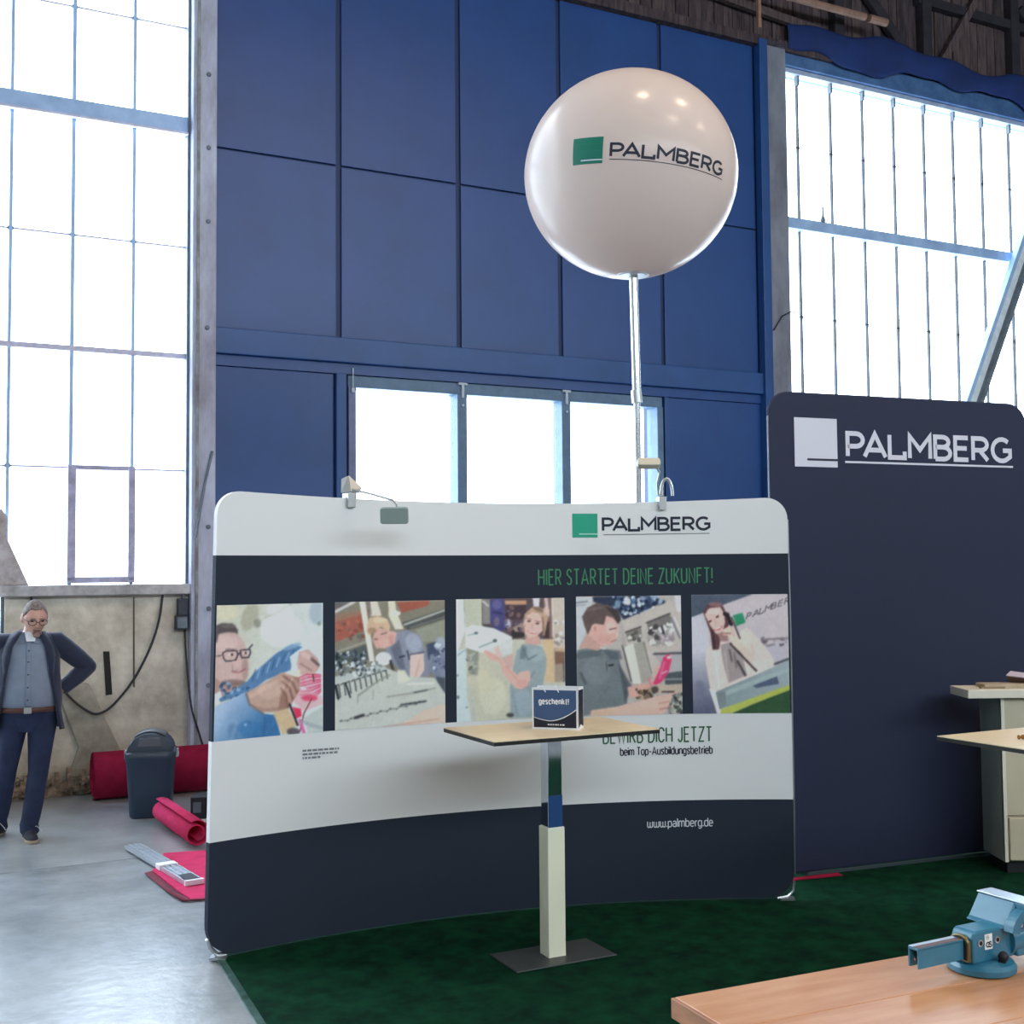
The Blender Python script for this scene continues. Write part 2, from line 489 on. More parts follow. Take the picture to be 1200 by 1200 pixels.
for k in range(230):
    u = rr.uniform(-1.6, .25); z = rr.betavariate(1, 2.2) * .30 * (1 if u < -.05 else .7)
    s = rr.uniform(.012, .045)
    rb.add([(u + rr.uniform(-s, s), -.03 - rr.uniform(0, .14) * (1 - z / .4), max(0, z + rr.uniform(-s, s) * .7)) for _ in range(4)], [(0, 1, 2), (0, 2, 3), (0, 3, 1), (1, 3, 2)])
for k in range(60):
    u = -1.6 + 1.9 * k / 60
    h = .16 + .05 * math.sin(k * 1.7) + rr.uniform(-.03, .03)
    rb.box(u, u + .034, -.055 - rr.uniform(0, .03), 0, 0, h)
tag(rb.build('rubble', m_rubble, wall_base), kind='stuff')
w4 = wstruct('window_4', MB().box(-3.2, -.69, .05, .15, 1.34, 1.38).box(-.72, -.69, .05, .15, 1.38, 1.735), m_steel_d)
MB().box(-3.2, -.72, .10, .104, 1.38, 1.735).build('pane', m_glass, w4)

# ---- weathered pillar between window and blue wall
tr1 = wstruct('trim_1', MB().box(.87, 1.09, -.13, .3, 0, 10.6), m_pillar, bevel=.012)
MB().box(.905, .93, -.150, -.128, 0, 9.5).build('edge_strip', mat('pale_pillar_edge', (150, 160, 158), rough=.7, var=.4, vs=5, c2=(118, 112, 108)), tr1, bevel=.004)
for z in (.9, 1.6, 2.35, 4.2, 5.2, 5.9, 6.6):
    MB().lathe([(.022, 0), (.022, .012), (.012, .02)], 8, 0, Tm((1.0 + .03 * math.sin(z * 9), -.13, z), 0, rad(90))).build('bolt_head', m_steel_d, tr1)
MB().tube([(.90, -.16, 2.25), (.985, -.16, 2.75), (1.05, -.16, 3.05)], .012, 6).build('stay_rod', m_steel_d, tr1)

# ---- blue boarded wall with a strip window in it
bw = MB().box(1.09, 2.46, .03, .3, 0, 8.27).box(6.09, 7.62, .03, .3, 0, 8.27).box(2.46, 6.09, .03, .3, 3.80, 8.27).box(2.46, 6.09, .03, .3, 0, 1.86)
wall_back = wstruct('wall_back', bw, m_blue_d)
seams = [1.09, 2.327, 3.633, 4.845, 6.177, 7.55]
for i in range(5):
    for (z0, z1) in ((4.24, 5.955), (5.975, 8.26)):
        MB().box(seams[i] + (.005 if i == 0 else .028), seams[i + 1] - .028, .0, .03, z0, z1).build('panel', m_blue, wall_back, bevel=.004)
MB().box(1.095, 2.27, 0, .03, 1.95, 3.875).build('panel', m_blue, wall_back, bevel=.004)
MB().box(1.095, 2.27, 0, .03, 0, 1.93).build('panel', m_blue, wall_back, bevel=.004)
MB().box(6.24, 7.55, 0, .03, 1.95, 3.875).build('panel', m_blue, wall_back, bevel=.004)
MB().box(6.24, 7.55, 0, .03, 0, 1.93).build('panel', m_blue, wall_back, bevel=.004)
MB().box(2.42, 6.15, 0, .03, 0, 1.83).build('panel', m_blue, wall_back, bevel=.004)
MB().box(1.09, 7.62, -.07, .03, 3.985, 4.235).build('beam', m_blue_l, wall_back, bevel=.01)
MB().box(1.09, 7.62, -.02, .03, 3.88, 3.985).build('beam_foot', m_blue, wall_back)
MB().box(2.285, 2.39, -.05, .03, 0, 3.88).build('post', m_blue_l, wall_back, bevel=.006)
MB().box(6.17, 6.23, -.02, .03, 0, 3.88).build('post', m_blue_l, wall_back, bevel=.006)

m_wf = mat('blue_grey_window_frame', (92, 122, 152), rough=.5, var=.2, vs=8)
w2 = wstruct('window_2', MB().box(2.42, 6.15, .0, .2, 3.755, 3.875), m_wf, bevel=.008)
MB().box(2.42, 2.50, -.02, .2, 1.86, 3.76).build('jamb', mat('lilac_window_jamb', (112, 122, 160), rough=.5, var=.2, vs=8), w2, bevel=.008)
MB().box(6.07, 6.15, -.02, .2, 1.86, 3.76).build('jamb', m_wf, w2, bevel=.008)
for u0, u1 in ((3.605, 3.715), (4.843, 4.95)):
    MB().box(u0, u1, -.01, .2, 1.86, 3.76).build('window_post', m_wf, w2, bevel=.008)
MB().box(2.42, 6.15, -.02, .2, 1.80, 1.88).build('window_sill', m_wf, w2, bevel=.008)
for u0, u1 in ((2.50, 3.605), (3.715, 4.843), (4.95, 6.07)):
    MB().box(u0, u1, .12, .126, 1.88, 3.755).build('pane', m_glass, w2)
m_hw = mat('pale_window_fitting', (176, 190, 206), rough=.4)
for u in (3.66, 4.895):
    MB().box(u - .05, u + .05, -.03, 0, 3.85, 3.875).box(u - .014, u + .014, -.03, 0, 3.72, 3.85).lathe([(.014, 0), (.014, .02)], 8, 0, Tm((u, -.01, 3.64), 0, rad(90))).build('latch', m_hw, w2)
MB().tube([(2.46, -.035, 3.72), (2.46, -.035, 3.94)], .007, 6).box(2.445, 2.475, -.045, -.02, 3.70, 3.74).build('latch', m_hw, w2)

# ---- pillar right of the blue wall
tr2 = wstruct('trim_2', MB().box(7.60, 7.95, -.10, .3, 0, 8.29), mat('grey_lilac_pillar', (128, 134, 146), rough=.75, var=.3, vs=3, bump=.2, bs=12, c2=(104, 106, 120), stretch=(1, 1, .4)), bevel=.012)
MB().box(7.54, 7.66, -.115, .0, 0, 8.27).build('edge_strip', m_blue_l, tr2, bevel=.006)
MB().tube([(7.67, -.12, 4.75), (7.80, -.12, 4.93), (7.95, -.12, 5.0), (8.1, -.02, 5.0)], .008, 6).build('wire', m_black, tr2)

# ---- big steel window on the right
uc = [7.97, 8.27] + [8.27 + .531 * k for k in range(1, 12)]
w3 = wstruct('window_3', MB().box(7.945, 7.985, 0, .16, 1.83, 8.05).box(uc[-1], uc[-1] + .05, 0, .16, 1.83, 8.05), m_steel_d)
MB().box(7.95, uc[-1], -.02, .14, 6.055, 6.19).build('transom_beam', m_steel, w3, bevel=.008)
MB().box(7.95, uc[-1], .02, .14, 8.0, 8.06).build('window_head', mat('chalky_head_paint', (168, 184, 206), rough=.6, var=.2, vs=8), w3)
MB().box(7.95, uc[-1], -.06, .18, 1.74, 1.83).build('window_sill', m_steel, w3)
ZR3 = [1.83, 2.88, 3.95, 5.0, 6.055]
ZT3 = [6.19, 7.105, 8.0]
m_mul = mat('dark_mullion_steel', (58, 66, 76), rough=.6)
for u in uc[1:-1]:
    MB().box(u - .009, u + .009, .07, .11, 1.83, 6.055).box(u - .009, u + .009, .07, .11, 6.19, 8.0).build('mullion', m_mul, w3)
    MB().box(u - .014, u + .014, .05, .11, 7.88, 8.0).build('mullion_head', m_steel_d, w3)
    for z in (5.0, 7.105):
        MB().box(u - .03, u + .03, .075, .10, z - .006, z + .006).box(u - .012, u + .012, .07, .10, z - .03, z + .02).build('glazing_clip', m_mul, w3)
for i in range(len(uc) - 1):
    for zz in (ZR3, ZT3):
        for j in range(len(zz) - 1):
            MB().box(uc[i] + .008, uc[i + 1] - .008, .095, .099, zz[j] + .003, zz[j + 1] - .003).build('pane', m_glass, w3)
MB().lathe([(.03, 0), (.03, .05), (.012, .09), (.012, .2)], 8, 0, Tm((8.56, -.01, 6.18))).build('catch', m_steel_d, w3)
# slanting channel brace
bd = Vector((10.97 - 12.215, 0, 4.125 - 6.628)); bd.normalize(); bn = Vector((bd.z, 0, -bd.x))
def brace_pt(t, w):
    p = Vector((12.215, 0, 6.628)) + bd * t + bn * w
    return (p.x, p.z)
def brace_bar(w0, w1, h0, h1, nm, m):
    MB().prism([brace_pt(-1.2, w0), brace_pt(5.0, w0), brace_pt(5.0, w1), brace_pt(-1.2, w1)], h0, h1, 0, YZ).build(nm, m, w3)
m_br = mat('pale_brace_paint', (232, 244, 250), rough=.45, var=.15, vs=8)
brace_bar(-.085, .085, .06, .08, 'brace', m_br)
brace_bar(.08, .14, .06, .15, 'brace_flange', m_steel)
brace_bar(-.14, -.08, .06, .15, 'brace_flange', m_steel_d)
MB().prism([(12.02, 6.02), (12.42, 6.02), (12.52, 6.42), (12.1, 6.28)], .04, .06, 0, YZ).build('gusset_plate', m_steel, w3)
wstruct('wall_base_right', MB().box(7.62, 18, 0, .3, 0, 1.74).box(uc[-1] + .05, 18, 0, .3, 1.74, 8.05), m_plaster)

# ---- blue lintel, sagging canvas and old plank gable above the right window
wstruct('trim_3', MB().box(7.95, 18, -.04, .3, 8.055, 8.30), mat('blue_grey_lintel_paint', (74, 112, 156), rough=.6, var=.3, vs=4, c2=(52, 88, 136)), bevel=.008)
wg = wstruct('wall_gable', MB().box(1.09, 18, .06, .3, 8.28, 10.6), m_post)
rp = random.Random(11)
u = 4.7
while u < 13.6:
    w = rp.uniform(.13, .19)
    MB().box(u, u + w - .012, .035 - rp.uniform(0, .02), .06, 8.28 + rp.uniform(-.02, .03), 10.6).build('plank', m_timber if rp.random() < .6 else m_timber2, wg)
    u += w
for u0 in (8.75, 10.25, 11.9):
    MB().box(u0, u0 + .16, -.10, .03, 8.30, 10.6).build('post', m_post, wg, bevel=.01)
for (ua, za, ub, zb, w) in ((8.95, 9.55, 10.2, 8.35, .07), (10.45, 8.35, 11.5, 9.9, .05), (12.1, 9.6, 13.4, 8.4, .07), (6.2, 8.75, 8.6, 8.55, .05)):
    d = Vector((ub - ua, 0, zb - za)).normalized(); q = Vector((d.z, 0, -d.x)) * w
    MB().prism([(ua + q.x, za + q.z), (ub + q.x, zb + q.z), (ub - q.x, zb - q.z), (ua - q.x, za - q.z)], .03, .10, 0, YZ).build('diagonal_brace', m_post if w > .06 else m_timber2, wg)
MB().box(4.6, 8.7, -.10, .03, 8.20, 8.32).build('wall_plate', m_timber, wg, bevel=.008)
MB().box(10.2, 13.6, -.08, .03, 9.28, 9.40).build('rail', m_post, wg)
MB().tube([(6.3, -.35, 8.72), (9.0, -.35, 8.72)], .045, 8).build('rail_pipe', m_pipe, wg)
MB().tube([(9.07, -.35, 8.72), (9.35, -.35, 8.72)], .05, 8).build('rail_pipe', m_pipe, wg)
MB().box(7.33, 7.37, -.37, -.33, 8.25, 8.72).build('hanger', m_pipe, wg)

# canvas sagging along the lintel
def canvas_top(u):
    return 8.60 + .05 * math.sin(u * 2.1) + .04 * math.sin(u * 5.3 + 1)
def canvas_bot(u):
    return 8.23 + .05 * math.sin(u * 1.7 + 2) + .05 * math.sin(u * 3.9) + .02 * math.sin(u * 9.1)
N = 60
rows = []
for k in range(9):
    row = []
    for i in range(N):
        u = 7.98 + 6.0 * i / (N - 1)
        f = k / 8
        z = canvas_top(u) * (1 - f) + canvas_bot(u) * f
        y = -.07 - .07 * math.sin(math.pi * (.15 + .75 * f)) * (1 + .25 * math.sin(u * 4.4 + 2 * f)) 
        row.append((u, y, z))
    rows.append(row)
cv = MB()
vs = [p for r in rows for p in r]
cv.add(vs, [(k * N + i, k * N + i + 1, (k + 1) * N + i + 1, (k + 1) * N + i) for k in range(8) for i in range(N - 1)])
tag(cv.build('canvas_sheet', m_canvas, None, True, loc=WO, rotz=WA, solid=.01), 'dark blue canvas sagging above the right steel window, under old planks', 'canvas')

# ================================================================== GREEN CARPET
CA = rad(24.0)
m_green = mat('green_carpet_pile', (8, 66, 42), rough=.95, var=.45, vs=7, bump=.9, bs=260, spec=.1, c2=(3, 42, 30), detail=8)
carpet = thing('artificial_grass_carpet', 'dark green artificial grass carpet under the high table and displays', 'carpet', (-1.464, 6.02, 0), CA)
pts = []
nx, ny = 40, 24
gm = MB()
gm.prism([(0, -6.2), (7.2, -6.2), (7.2, .38), (.55, .38), (.05, .06), (0, .03)], 0, .010)
gm.build('pile', m_green, carpet)
MB().box(-.018, .016, -6.2, .0, .0005, .0125).build('edge_tape', mat('clear_grey_edge_tape', (70, 100, 94), rough=.35, var=.4, vs=12, c2=(24, 52, 46)), carpet)

# ================================================================== CURVED FABRIC DISPLAY
DC = Vector((1.281, 2.646)); DR = 4.331; TH0 = math.atan2(3.319, -2.788)
def D(s, z, off=0.0):
    th = TH0 - s / DR
    return Vector((DC.x + (DR - off) * math.cos(th), DC.y + (DR - off) * math.sin(th), z))
SL, SR = 0.0, 3.352
def d_left(z): return SL - .012 + .0205 * z
def d_top(s): return 2.332 - .036 * math.sin(math.pi * max(0, min(1, s / 3.35)))
m_fw = mat('white_display_fabric', (228, 230, 230), rough=.8, bump=.04, bs=400, spec=.2, sheen=.1)
m_fd = mat('anthracite_display_print', (37, 46, 60), rough=.75, bump=.04, bs=400, spec=.25)
m_silver = mat('satin_aluminium', (196, 200, 202), rough=.3, metal=.9)
display = thing('curved_display_wall', 'curved fabric display wall, white and anthracite, with five printed photos', 'display', (0.1, 6.75, 0))
NB = 64
BANDS = [.584, 1.078, 2.002]
rc, rcb = .13, .16
cols_d = sorted(set([round(x, 4) for x in [3.352 * i / NB for i in range(NB + 1)] + [rc * (1 - math.cos(rad(a))) for a in range(0, 91, 9)] + [3.352 - rc * (1 - math.cos(rad(a))) for a in range(0, 91, 9)]]))
def corner_drop(s, r):
    e = min(s, 3.352 - s)
    return 0 if e >= r else r - math.sqrt(max(0, r * r - (r - e) ** 2))
zlev = ['b', .25, .42] + [BANDS[0]] + [.75, .92] + [BANDS[1]] + [1.35, 1.65] + [BANDS[2]] + [2.10, 't']
def dcol(s, off):
    out = []
    zb = .022 + corner_drop(s, rcb)
    zt = d_top(s) - corner_drop(s, rc)
    for L in zlev:
        z = zb if L == 'b' else zt if L == 't' else L
        if L == .25: z = max(.25, zb + .02)
        k = 1 - s / 3.352
        out.append(D(s + d_left(z) * k, z, off))
    return out
fb = MB()
nz = len(zlev)
for off, flip in ((0.0, False), (-.036, True)):
    ringcols = [dcol(s, off) for s in cols_d]
    vs = [p for c in ringcols for p in c]
    for i in range(len(cols_d) - 1):
        pass
    k0 = len(fb.v)
    fb.v += vs
    for i in range(len(cols_d) - 1):
        for j in range(nz - 1):
            a, b = k0 + i * nz + j, k0 + (i + 1) * nz + j
            f = (a, b, b + 1, a + 1)
            mi = 1 if (j < 3 or 6 <= j < 9) else 0
            fb.f.append(f[::-1] if flip else f); fb.m.append(mi)
nc = len(cols_d)
h = nc * nz
rim = [(i, 0) for i in range(nc)] + [(nc - 1, j) for j in range(1, nz)] + [(i, nz - 1) for i in range(nc - 2, -1, -1)] + [(0, j) for j in range(nz - 2, 0, -1)]
for q in range(len(rim)):
    a = rim[q][0] * nz + rim[q][1]; b = rim[(q + 1) % len(rim)][0] * nz + rim[(q + 1) % len(rim)][1]
    ja, jb = rim[q][1], rim[(q + 1) % len(rim)][1]
    j = min(ja, jb) if ja != jb else ja
    fb.f.append((b, a, a + h, b + h)); fb.m.append(1 if (j < 3 or 6 <= j < 9) else 0)
fab = fb.build('fabric', [m_fw, m_fd], display, True, world=True, sharp=50)

# silver tube seen along the back edge, and the little feet
MB().tube([D(3.352, .16, -.022), D(3.357, .6, -.022), D(3.357, 1.6, -.022), D(3.352, 2.2, -.022)], .009, 8).build('edge_tube', m_silver, display, True, world=True)
for s, dz in ((.05, 0), (3.30, 0)):
    f = MB().tube([D(s - .05, .115, -.018), D(s - .035, .07, -.018), D(s + .0, .03, -.018), D(s + .05, .022, -.018)], .012, 8)
    if s > 1: f = MB().tube([D(s + .05, .115, -.018), D(s + .045, .06, -.018), D(s + .01, .03, -.01), D(s - .05, .022, .0)], .010, 8)
    a = D(s, 0, -.02)
    f.box(a.x - .03, a.x + .05, a.y - .03, a.y + .03, 0.0105, .022)
    f.build('foot', m_silver, display, True, world=True)

# lettering and marks printed on it
m_teal = mat('teal_logo_print', (30, 160, 130), rough=.7)
m_tealk = mat('pale_teal_logo_bar', (150, 214, 198), rough=.7)
m_ink = mat('dark_blue_ink', (22, 30, 50), rough=.7)
m_gtxt = mat('green_slogan_ink', (60, 132, 92), rough=.7)
m_gdk = mat('dark_green_slogan_ink', (44, 92, 60), rough=.7)
m_wtxt = mat('white_print', (214, 220, 226), rough=.7)
m_grey = mat('grey_ink', (124, 128, 130), rough=.7)
EPS = .0016
def on_d(s0, z0, dz=0.0, slope=0.0):
    return lambda x, y: D(s0 + x, z0 + y + slope * x, EPS + dz)
sq = [flat_rect(0, .150, 0, .138, 3)]
mapped(sq, on_d(2.084, 2.102)).build('logo_square', m_teal, display, world=True)
mapped([flat_rect(.04, .150, .016, .024, 3)], on_d(2.084, 2.102, .001)).build('logo_bar', m_tealk, display, world=True)
mapped(text_shape('PALMBERG', .645, .084, .0148, .2), on_d(2.260, 2.134, 0, .008)).build('brand_lettering', m_ink, display, world=True)
mapped([flat_rect(0, .63, -.0025, .0025, 10)], on_d(2.268, 2.118, 0, .008)).build('underline', m_grey, display, world=True)
mapped(text_shape('HIER STARTET DEINE ZUKUNFT!', 1.035, .094, .0082, .34), on_d(1.876, 1.828, 0, .003)).build('slogan_lettering', m_gtxt, display, world=True)
mapped(text_shape('BEWIRB DICH JETZT', .645, .090, .0088, .30), on_d(2.249, .916)).build('slogan_lettering', m_gdk, display, world=True)
mapped(text_shape('beim Top-Ausbildungsbetrieb', .545, .050, .0065, .26), on_d(2.350, .846)).build('slogan_lettering', m_ink, display, world=True)
mapped(text_shape('www.palmberg.de', .385, .052, .0055, .26), on_d(2.504, .432)).build('web_address_lettering', m_wtxt, display, world=True)
rt = random.Random(5)
tl = []
for row, wdt in enumerate((.205, .20, .10)):
    x = 0
    while x < wdt:
        w = rt.uniform(.008, .03)
        r = flat_rect(x, min(x + w, wdt), 0, .0105)
        tl += shift([r], .505, .982 - row * .019)
        x += w + .005
mapped(tl, lambda x, y: D(x, y - .02 * (x - .505), EPS)).build('small_print', m_grey, display, world=True)

# ------------------------------------------------------------------ printed photographs
class Pic:
    """a small painted picture: polygons given in the pixel frame of a study sheet, four corners TL TR BR BL"""
    W, H, S = 132, 144, 2
    def __init__(s, corners, base):
        s.c = corners
        s.w, s.h = s.W * s.S, s.H * s.S
        s.a = np.zeros((s.h, s.w, 3)); s.a[:] = base
        fx, fy = np.meshgrid((np.arange(s.w) + .5) / s.w, (np.arange(s.h) + .5) / s.h)
        (tlx, tly), (trx, tr_y), (brx, bry), (blx, bly) = corners
        s.X = (tlx * (1 - fx) + trx * fx) * (1 - fy) + (blx * (1 - fx) + brx * fx) * fy
        s.Y = (tly * (1 - fx) + tr_y * fx) * (1 - fy) + (bly * (1 - fx) + bry * fx) * fy
        s.rng = np.random.RandomState(len(corners) + int(tlx))
    def put(s, mask, c, al=1.0):
        m = (mask * al)[..., None]
        s.a = s.a * (1 - m) + np.array(c, float) * m
    def blur(s, m, k):
        for _ in range(k):
            m = (m + np.roll(m, 1, 0) + np.roll(m, -1, 0) + np.roll(m, 1, 1) + np.roll(m, -1, 1)) / 5
        return m
    def poly(s, pts, c, al=1.0, soft=0):
        inside = np.zeros(s.X.shape, bool)
        n = len(pts)
        for i in range(n):
            x0, y0 = pts[i]; x1, y1 = pts[(i + 1) % n]
            if y0 == y1: continue
            cond = (s.Y > min(y0, y1)) & (s.Y <= max(y0, y1))
            xi = x0 + (s.Y - y0) * (x1 - x0) / (y1 - y0)
            inside ^= cond & (s.X < xi)
        m = inside.astype(float)
        if soft: m = s.blur(m, soft)
        s.put(m, c, al)
    def ell(s, cx, cy, rx, ry, c, al=1.0, soft=0, rot=0):
        ca, sa = math.cos(rad(rot)), math.sin(rad(rot))
        dx, dy = s.X - cx, s.Y - cy
        q = ((dx * ca + dy * sa) / rx) ** 2 + ((-dx * sa + dy * ca) / ry) ** 2
        m = (q < 1).astype(float)
        if soft: m = s.blur(m, soft)
        s.put(m, c, al)
    def ring(s, cx, cy, rx, ry, w, c):
        q = np.sqrt(((s.X - cx) / rx) ** 2 + ((s.Y - cy) / ry) ** 2)
        s.put((np.abs(q - 1) < w / rx).astype(float), c)
    def line(s, pts, w, c, al=1.0, soft=0):
        m = np.zeros(s.X.shape)
        for (x0, y0), (x1, y1) in zip(pts[:-1], pts[1:]):
            L = max(1e-6, (x1 - x0) ** 2 + (y1 - y0) ** 2)
            t = np.clip(((s.X - x0) * (x1 - x0) + (s.Y - y0) * (y1 - y0)) / L, 0, 1)
            d = np.hypot(s.X - x0 - t * (x1 - x0), s.Y - y0 - t * (y1 - y0))
            m = np.maximum(m, (d < w / 2).astype(float))
        if soft: m = s.blur(m, soft)
        s.put(m, c, al)
    def grad(s, pts, c0, c1, a, b):
        """polygon shaded from colour c0 at point a to c1 at point b"""
        keep = s.a.copy()
        s.poly(pts, (1000, 0, 0))
        m = s.a[..., 0] > 600
        s.a = keep
        L = (b[0] - a[0]) ** 2 + (b[1] - a[1]) ** 2
        t = np.clip(((s.X - a[0]) * (b[0] - a[0]) + (s.Y - a[1]) * (b[1] - a[1])) / L, 0, 1)[..., None]
        cc = np.array(c0, float) * (1 - t) + np.array(c1, float) * t
        s.a[m] = cc[m]
    def speck(s, box, n, cols, r0, r1, ratio=1.6):
        for _ in range(n):
            x = s.rng.uniform(box[0], box[2]); y = s.rng.uniform(box[1], box[3])
            r = s.rng.uniform(r0, r1)
            s.ell(x, y, r * s.rng.uniform(1, ratio), r, cols[s.rng.randint(len(cols))], .8, 0, s.rng.uniform(0, 180))
    def mesh(s, name, s0, s1, z0, z1, m, parent):
        S = s.S
        img = s.a.reshape(s.H, S, s.W, S, 3).mean((1, 3))
        pad = np.pad(img, ((1, 1), (1, 1), (0, 0)), 'edge')
        img = .46 * img + .135 * (pad[:-2, 1:-1] + pad[2:, 1:-1] + pad[1:-1, :-2] + pad[1:-1, 2:])
        for cell, amp in ((2, 1.8), (5, 1.5), (18, 2.0)):
            g = s.rng.normal(0, amp, (s.H // cell + 2, s.W // cell + 2))
            yy, xx = np.arange(s.H) / cell, np.arange(s.W) / cell
            y0, x0 = yy.astype(int), xx.astype(int); fy, fx = (yy - y0)[:, None], (xx - x0)[None]
            v = g[y0][:, x0] * (1 - fy) * (1 - fx) + g[y0 + 1][:, x0] * fy * (1 - fx) + g[y0][:, x0 + 1] * (1 - fy) * fx + g[y0 + 1][:, x0 + 1] * fy * fx
            img = img + v[..., None]
        gray = img.mean(2, keepdims=True)
        img = gray + (img - gray) * .86
        img = np.clip(img, 0, 255) / 255
        L = np.where(img <= .04045, img / 12.92, ((img + .055) / 1.055) ** 2.4)
        L = np.clip(L * PRINT_GAIN, 0, .85)
        me = bpy.data.meshes.new(name)
        vs, fs = [], []
        for j in range(s.H):
            z = z1 + (z0 - z1) * j / (s.H - 1)
            for i in range(s.W):
                a = s0 + (s1 - s0) * i / (s.W - 1)
                if s0 < .1 and i < s.W * .3:
                    a += .0205 * (z - 1.4) * (1 - i / (s.W * .3)) 
                vs.append(tuple(D(a, z, EPS)))
        for j in range(s.H - 1):
            for i in range(s.W - 1):
                k = j * s.W + i
                fs.append((k + s.W, k + s.W + 1, k + 1, k))
        me.from_pydata(vs, [], fs)
        me.materials.append(m)
        at = me.color_attributes.new('print', 'FLOAT_COLOR', 'POINT')
        rgba = np.ones((s.H * s.W, 4), np.float32)
        rgba[:, :3] = L.reshape(-1, 3)
        at.data.foreach_set('color', rgba.ravel())
        o = bpy.data.objects.new(name, me)
        COL.objects.link(o)
        o.parent = parent
        o.location = -Vector(parent.location)
        return o
PRINT_GAIN = 1.6
m_pic = print_mat('photo_print')

# 1: man in glasses plugging red cables
p = Pic([(80, 105), (878, 105), (865, 1065), (62, 1140)], (186, 188, 176))
p.grad([(0, 0), (1000, 0), (1000, 1300), (0, 1300)], (178, 176, 158), (190, 200, 202), (80, 300), (870, 500))
p.ell(330, 200, 60, 110, (150, 148, 124), .7, 14, 20); p.ell(560, 300, 150, 130, (206, 212, 206), .7, 16); p.ell(385, 250, 26, 34, (120, 120, 106), .8, 8)
p.ell(520, 150, 60, 40, (210, 216, 216), .8, 8); p.ell(610, 170, 34, 50, (212, 218, 218), .8, 8); p.line([(440, 215), (560, 160), (640, 110)], 12, (150, 150, 138), .6, 6)
p.ell(830, 180, 60, 90, (140, 158, 172), .7, 16); p.ell(845, 262, 14, 16, (110, 128, 110), .8, 4); p.ell(140, 160, 110, 60, (196, 190, 160), .8, 16)
p.poly([(60, 330), (150, 312), (236, 320), (285, 392), (312, 480), (316, 560), (303, 650), (270, 705), (200, 722), (120, 705), (60, 640)], (186, 156, 150), 1, 2)
p.ell(150, 400, 90, 60, (200, 172, 166), .7, 12); p.ell(290, 600, 26, 80, (150, 116, 112), .6, 10); p.ell(230, 540, 34, 40, (200, 166, 160), .7, 8)
p.poly([(60, 640), (130, 705), (280, 700), (255, 755), (160, 805), (60, 770)], (162, 126, 116), 1, 3)
p.ell(205, 695, 92, 24, (112, 90, 84), .8, 6); p.poly([(56, 360), (62, 268), (120, 244), (200, 248), (242, 296), (238, 330), (214, 318), (150, 314), (96, 328), (84, 400)], (78, 70, 72), 1, 4)
p.ell(170, 268, 60, 12, (108, 100, 100), .7, 4)

for q in ([(128, 470), (150, 456), (232, 456), (238, 486), (222, 526), (150, 532), (134, 510), (128, 470)], [(256, 452), (326, 446), (332, 470), (318, 506), (268, 510), (258, 484), (256, 452)]): p.line(q, 10, (56, 50, 62))
p.line([(238, 480), (262, 472)], 10, (56, 50, 62)); p.line([(80, 494), (130, 486)], 9, (84, 74, 82)); p.line([(322, 440), (345, 412)], 12, (74, 72, 78))
p.ell(190, 484, 24, 9, (224, 206, 200), .8, 1); p.ell(292, 472, 17, 8, (220, 202, 196), .8, 1); p.ell(196, 484, 10, 10, (60, 44, 48)); p.ell(296, 472, 8, 9, (60, 44, 48)); p.line([(150, 440), (225, 446)], 9, (106, 84, 82), .8, 1); p.line([(200, 560), (198, 605), (236, 602)], 7, (150, 112, 112), .8, 2); p.line([(196, 612), (245, 620), (292, 594)], 11, (150, 84, 92), .9, 1); p.line([(210, 632), (270, 622)], 7, (206, 150, 146), .7, 2)
p.poly([(60, 790), (110, 755), (130, 830), (90, 860), (60, 850)], (190, 206, 216), 1, 2)
p.poly([(100, 815), (300, 690), (370, 610), (520, 480), (640, 412), (718, 436), (645, 520), (625, 605), (440, 680), (330, 765), (110, 840)], (74, 114, 158), 1, 2)
for k in range(9):
    x = 340 + 36 * k
    p.line([(x, 690 - 22 * k), (x + 26, 600 - 18 * k)], 8, (132, 172, 206) if k % 2 else (44, 84, 130), .8, 1)
p.ell(640, 430, 70, 18, (120, 156, 186), .8, 5, -18); p.speck((110, 690, 330, 830), 30, [(30, 56, 96), (120, 160, 190), (44, 74, 112)], 6, 14)
p.poly([(620, 505), (712, 438), (705, 560), (640, 612)], (186, 202, 210), 1, 2)
p.poly([(690, 470), (760, 452), (832, 522), (842, 590), (800, 645), (690, 640), (672, 560)], (182, 148, 142), 1, 2)
p.line([(780, 520), (835, 570)], 22, (100, 72, 74), .9, 3); p.line([(700, 560), (780, 610)], 14, (146, 104, 102), .8, 3); p.ell(740, 500, 46, 20, (206, 174, 168), .7, 6, 30)
p.poly([(640, 620), (700, 600), (690, 660), (630, 660)], (206, 208, 176), .8, 3)
for k in range(16):
    x = 700 + 10 * k
    p.line([(690 + 6 * (k % 4), 660 + 11 * k), (740 + 4 * k, 640 + 12 * k), (850, 640 + 9 * k)], 9, [(216, 40, 84), (232, 90, 124), (196, 44, 80), (240, 150, 168)][k % 4], .85)
p.poly([(640, 790), (700, 740), (860, 800), (870, 860), (720, 910), (650, 850)], (214, 140, 150), .65, 5)
p.ell(765, 815, 60, 24, (226, 60, 96), .9, 4); p.line([(780, 820), (720, 930), (690, 1060)], 9, (110, 60, 60)); p.line([(790, 640), (800, 690)], 8, (50, 34, 40)); p.ell(720, 745, 26, 10, (246, 200, 206), .9, 2)
p.grad([(60, 880), (290, 768), (330, 880), (420, 930), (505, 940), (545, 1090), (440, 1150), (40, 1150)], (150, 172, 200), (46, 100, 152), (150, 830), (420, 1020))
